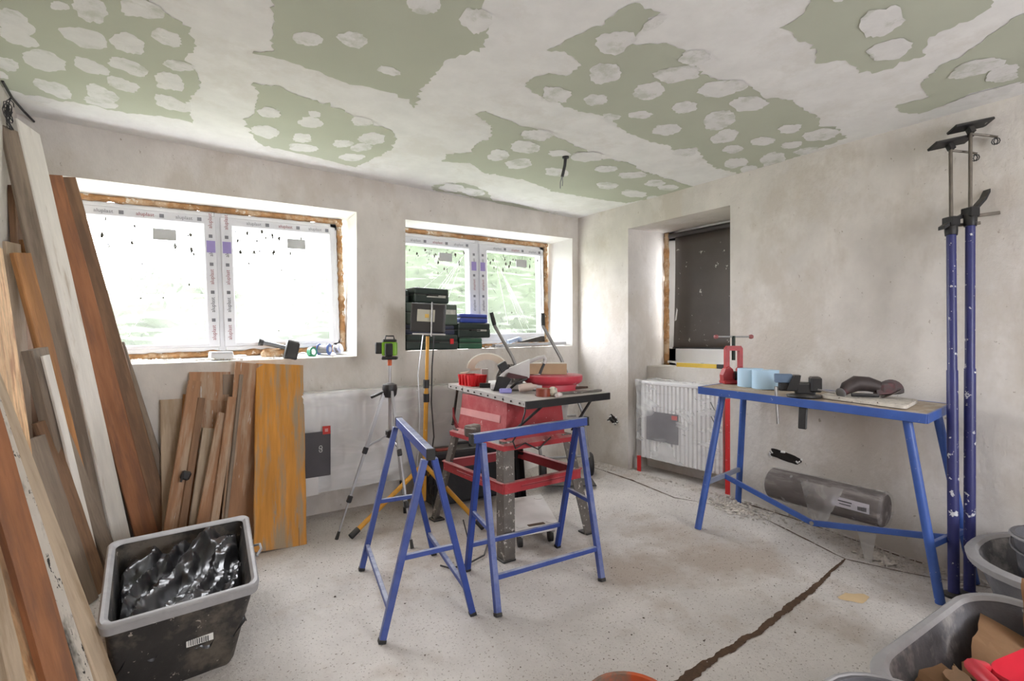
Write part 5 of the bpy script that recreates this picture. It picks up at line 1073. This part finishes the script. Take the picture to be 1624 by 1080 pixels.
def card(label, c, w, l, rot, bend, m, seed):
    rn_ = random.Random(seed); b = MB(); M3 = Euler(rot).to_matrix()
    def f(u, v):
        x = (u-.5)*w; y = (v-.5)*l; jag = .02*noise.noise(V((u*7, seed, 0)))*(1 if v in (0, 1) else 0)
        return V(c)+M3 @ V((x, y+jag, bend*(math.sin(3.1*u)-.5)+.008*noise.noise(V((u*4, v*4, seed)))))
    b.grid(f, 10, 10); return tag(b.build('cardboard_piece', m, solid=.003), label, 'cardboard', group='cardboard scraps in the grey tub')
pale_card = mat('pale_torn_card', (214, 186, 152), .85)
card('broad flat brown cardboard sheet at the far end of the grey tub', (2.22, .33, .22), .36, .34, (.35, -.15, .1), .03, cb1, 1)
card('grey printed cardboard strip across the middle of the grey tub', (2.06, .36, .235), .26, .12, (.45, .15, .6), .03, cb2, 2)
card('torn light cardboard curl near the left side of the grey tub', (1.90, .43, .25), .13, .12, (.7, .6, .3), .05, pale_card, 3)
card('large dark cardboard piece covering the bottom of the grey tub', (2.02, .27, .175), .56, .40, (.12, 0, .0), .02, cb2, 4)
card('light brown cardboard leaning at the left front of the grey tub', (1.80, .42, .225), .20, .24, (.3, -.5, -.4), .04, cb1, 5)
card('upright brown cardboard flap sticking out of the grey tub', (2.40, .375, .31), .08, .26, (1.35, .25, -.5), .02, cb1, 6)
card('second upright pale cardboard flap beside the tall brown one', (2.34, .28, .29), .16, .34, (1.3, .1, -.65), .02, pale_card, 7)
rp = thing('dustpan', 'red plastic dustpan on the grey tub at the lower right corner', 'dustpan', (1.85, .2, .33))
redd = mat('crimson_plastic', (190, 36, 52), .4, var=.08, spot=.72, spotc=(226, 150, 150), spots=24)
b = MB(); dqd = [(1.62, .13), (2.02, .05), (2.10, .27), (1.72, .36)]
b.loft([sq_ring(dqd, .335, .3, 6, .1), sq_ring(dqd, .345, .3, 6), sq_ring(dqd, .42, .3, 6, -.05), sq_ring(dqd, .425, .3, 6, -.03), sq_ring(dqd, .36, .3, 6, .06), sq_ring(dqd, .345, .3, 6, .12)]); b.build('pan', redd, rp, smooth=True)
b = MB(); b.tube([(1.72, .36, .42), (1.66, .37, .44), (1.60, .33, .45), (1.56, .28, .44), (1.60, .22, .43)], [.014, .018, .018, .016, .012], 10); b.build('handle', redd, rp, smooth=True)
bk = thing('bucket', 'grey bucket rim at the bottom edge in front of the big tub', 'bucket', (1.50, .50, 0))
b = MB(); b.lathe([(.10, 0), (.115, .0), (.15, .34), (.165, .345), (.165, .36), (.145, .36), (.105, .03), (.0, .03)], (1.44, .45, 0), n=32); b.build('pail', greytub, bk, smooth=True)
b = MB(); b.tube([(1.44+.16*math.cos(t), .45+.16*math.sin(t), .355) for t in [2*math.pi*q/24 for q in range(24)]], .009, 6, closed=True); b.build('rim', rimm, bk, smooth=True)
ob = thing('bucket', 'orange cement-smeared bucket at the bottom edge of the floor', 'bucket', (1.24, 1.09, 0))
orange = mat('orange_smeared_plastic', (206, 96, 52), .6, var=.12, scale=7, col2=(128, 110, 94), c2t=.49, spot=.72)
b = MB(); b.lathe([(.11, 0), (.12, .0), (.135, .10), (.14, .11), (.14, .12), (.128, .12), (.112, .02), (.0, .02)], (1.24, 1.09, 0), n=36); b.build('pail', orange, ob, smooth=True)
b = MB(); b.tube([(1.24+.138*math.cos(t), 1.09+.138*math.sin(t), .118) for t in [2*math.pi*q/28 for q in range(28)]], .005, 6, closed=True); b.build('rim', orange, ob, smooth=True)

# ---------------------------------------------------------------- wires and wall cavities
cw = thing('ceiling_cable', 'black cable stub with two bare wires hanging from the ceiling', 'cable', (2.29, 2.575, ZC))
p0 = V((2.288, 2.575, ZC)); b = MB(); b.cyl(p0+V((0, 0, .0)), p0-V((0, 0, .012)), .022, n=12); b.build('grommet', dark, cw)
b = MB(); b.tube([p0, p0+V((-.004, .004, -.06)), p0+V((-.018, .014, -.135))], .010, 8); b.build('sheath', dark, cw, smooth=True)
for k in (-1, 1): b = MB(); b.tube([p0+V((-.018, .014, -.13)), p0+V((-.022+.006*k, .016-.004*k, -.17)), p0+V((-.024+.009*k, .016, -.205+.01*k))], .003, 6); b.build('conductor', grey_ink, cw)
cc = thing('cable_coil', 'tangle of thin black wire in the upper left corner', 'cable', (-.52, 3.40, 2.32))
b = MB()
for i in range(7): b.tube([(-.515+.01*math.sin(t*2+i), 3.49-.09*random.Random(i).random()+.045*math.cos(t+i), 2.33+.03*math.sin(i*2)+.05*math.sin(t*1.0+i*.7)) for t in [q*.45 for q in range(14)]], .0022, 5)
b.build('wire_loops', dark, cc)
b = MB(); b.tube([(-.525, 3.36, 2.455), (-.52, 3.55, 2.45), (-.50, 3.72, 2.45), (-.47, 3.80, 2.43)], .006, 6); b.build('feed_wire', dark, cc)
cavm = mat('cavity_dark', (34, 28, 24), .95, var=.4, scale=40, spot=.7, spotc=(150, 130, 110), spots=50)
def cavity(y, z, w, h, tilt, seed):
    b = MB(); pts = []
    for i in range(26):
        a = 2*math.pi*i/26; k = 1+.35*noise.noise(V((math.cos(a)*2, math.sin(a)*2, seed))); pts.append((math.copysign(abs(math.cos(a))**.6, math.cos(a))*w/2*k, math.copysign(abs(math.sin(a))**.7, math.sin(a))*h/2*k))
    c, s_ = math.cos(tilt), math.sin(tilt); pts = [(p[0]*c-p[1]*s_, p[0]*s_+p[1]*c) for p in pts]
    b.prism(pts, (XR-.0005, y, z), (0, -1, 0), (0, 0, 1), .003); cv = b.build('wall_cavity', cavm, wall_right)
    b = MB()
    for i in range(10): q = random.Random(seed*10+i); a = q.uniform(0, 6.28); b.box((XR-.004, y+w*.5*math.cos(a), z+h*.52*math.sin(a)), (.012, q.uniform(.006, .02), q.uniform(.005, .012)), (q.random(), 0, 0))
    o = b.build('broken_edge', plaster_w, cv); o['kind'] = 'stuff'
cavity(3.335, .508, .11, .07, -.5, 2); cavity(1.765, .452, .215, .06, -.18, 5)
b = MB(); b.tube([(3.54, 3.31, .50), (3.515, 3.34, .515), (3.52, 3.38, .50)], .006, 6); b.tube([(3.54, 3.36, .53), (3.52, 3.33, .525), (3.525, 3.29, .49)], .005, 6); tag(b.build('wall_wire', dark), 'black wires poking out of the wall hole left of the niche', 'wire')
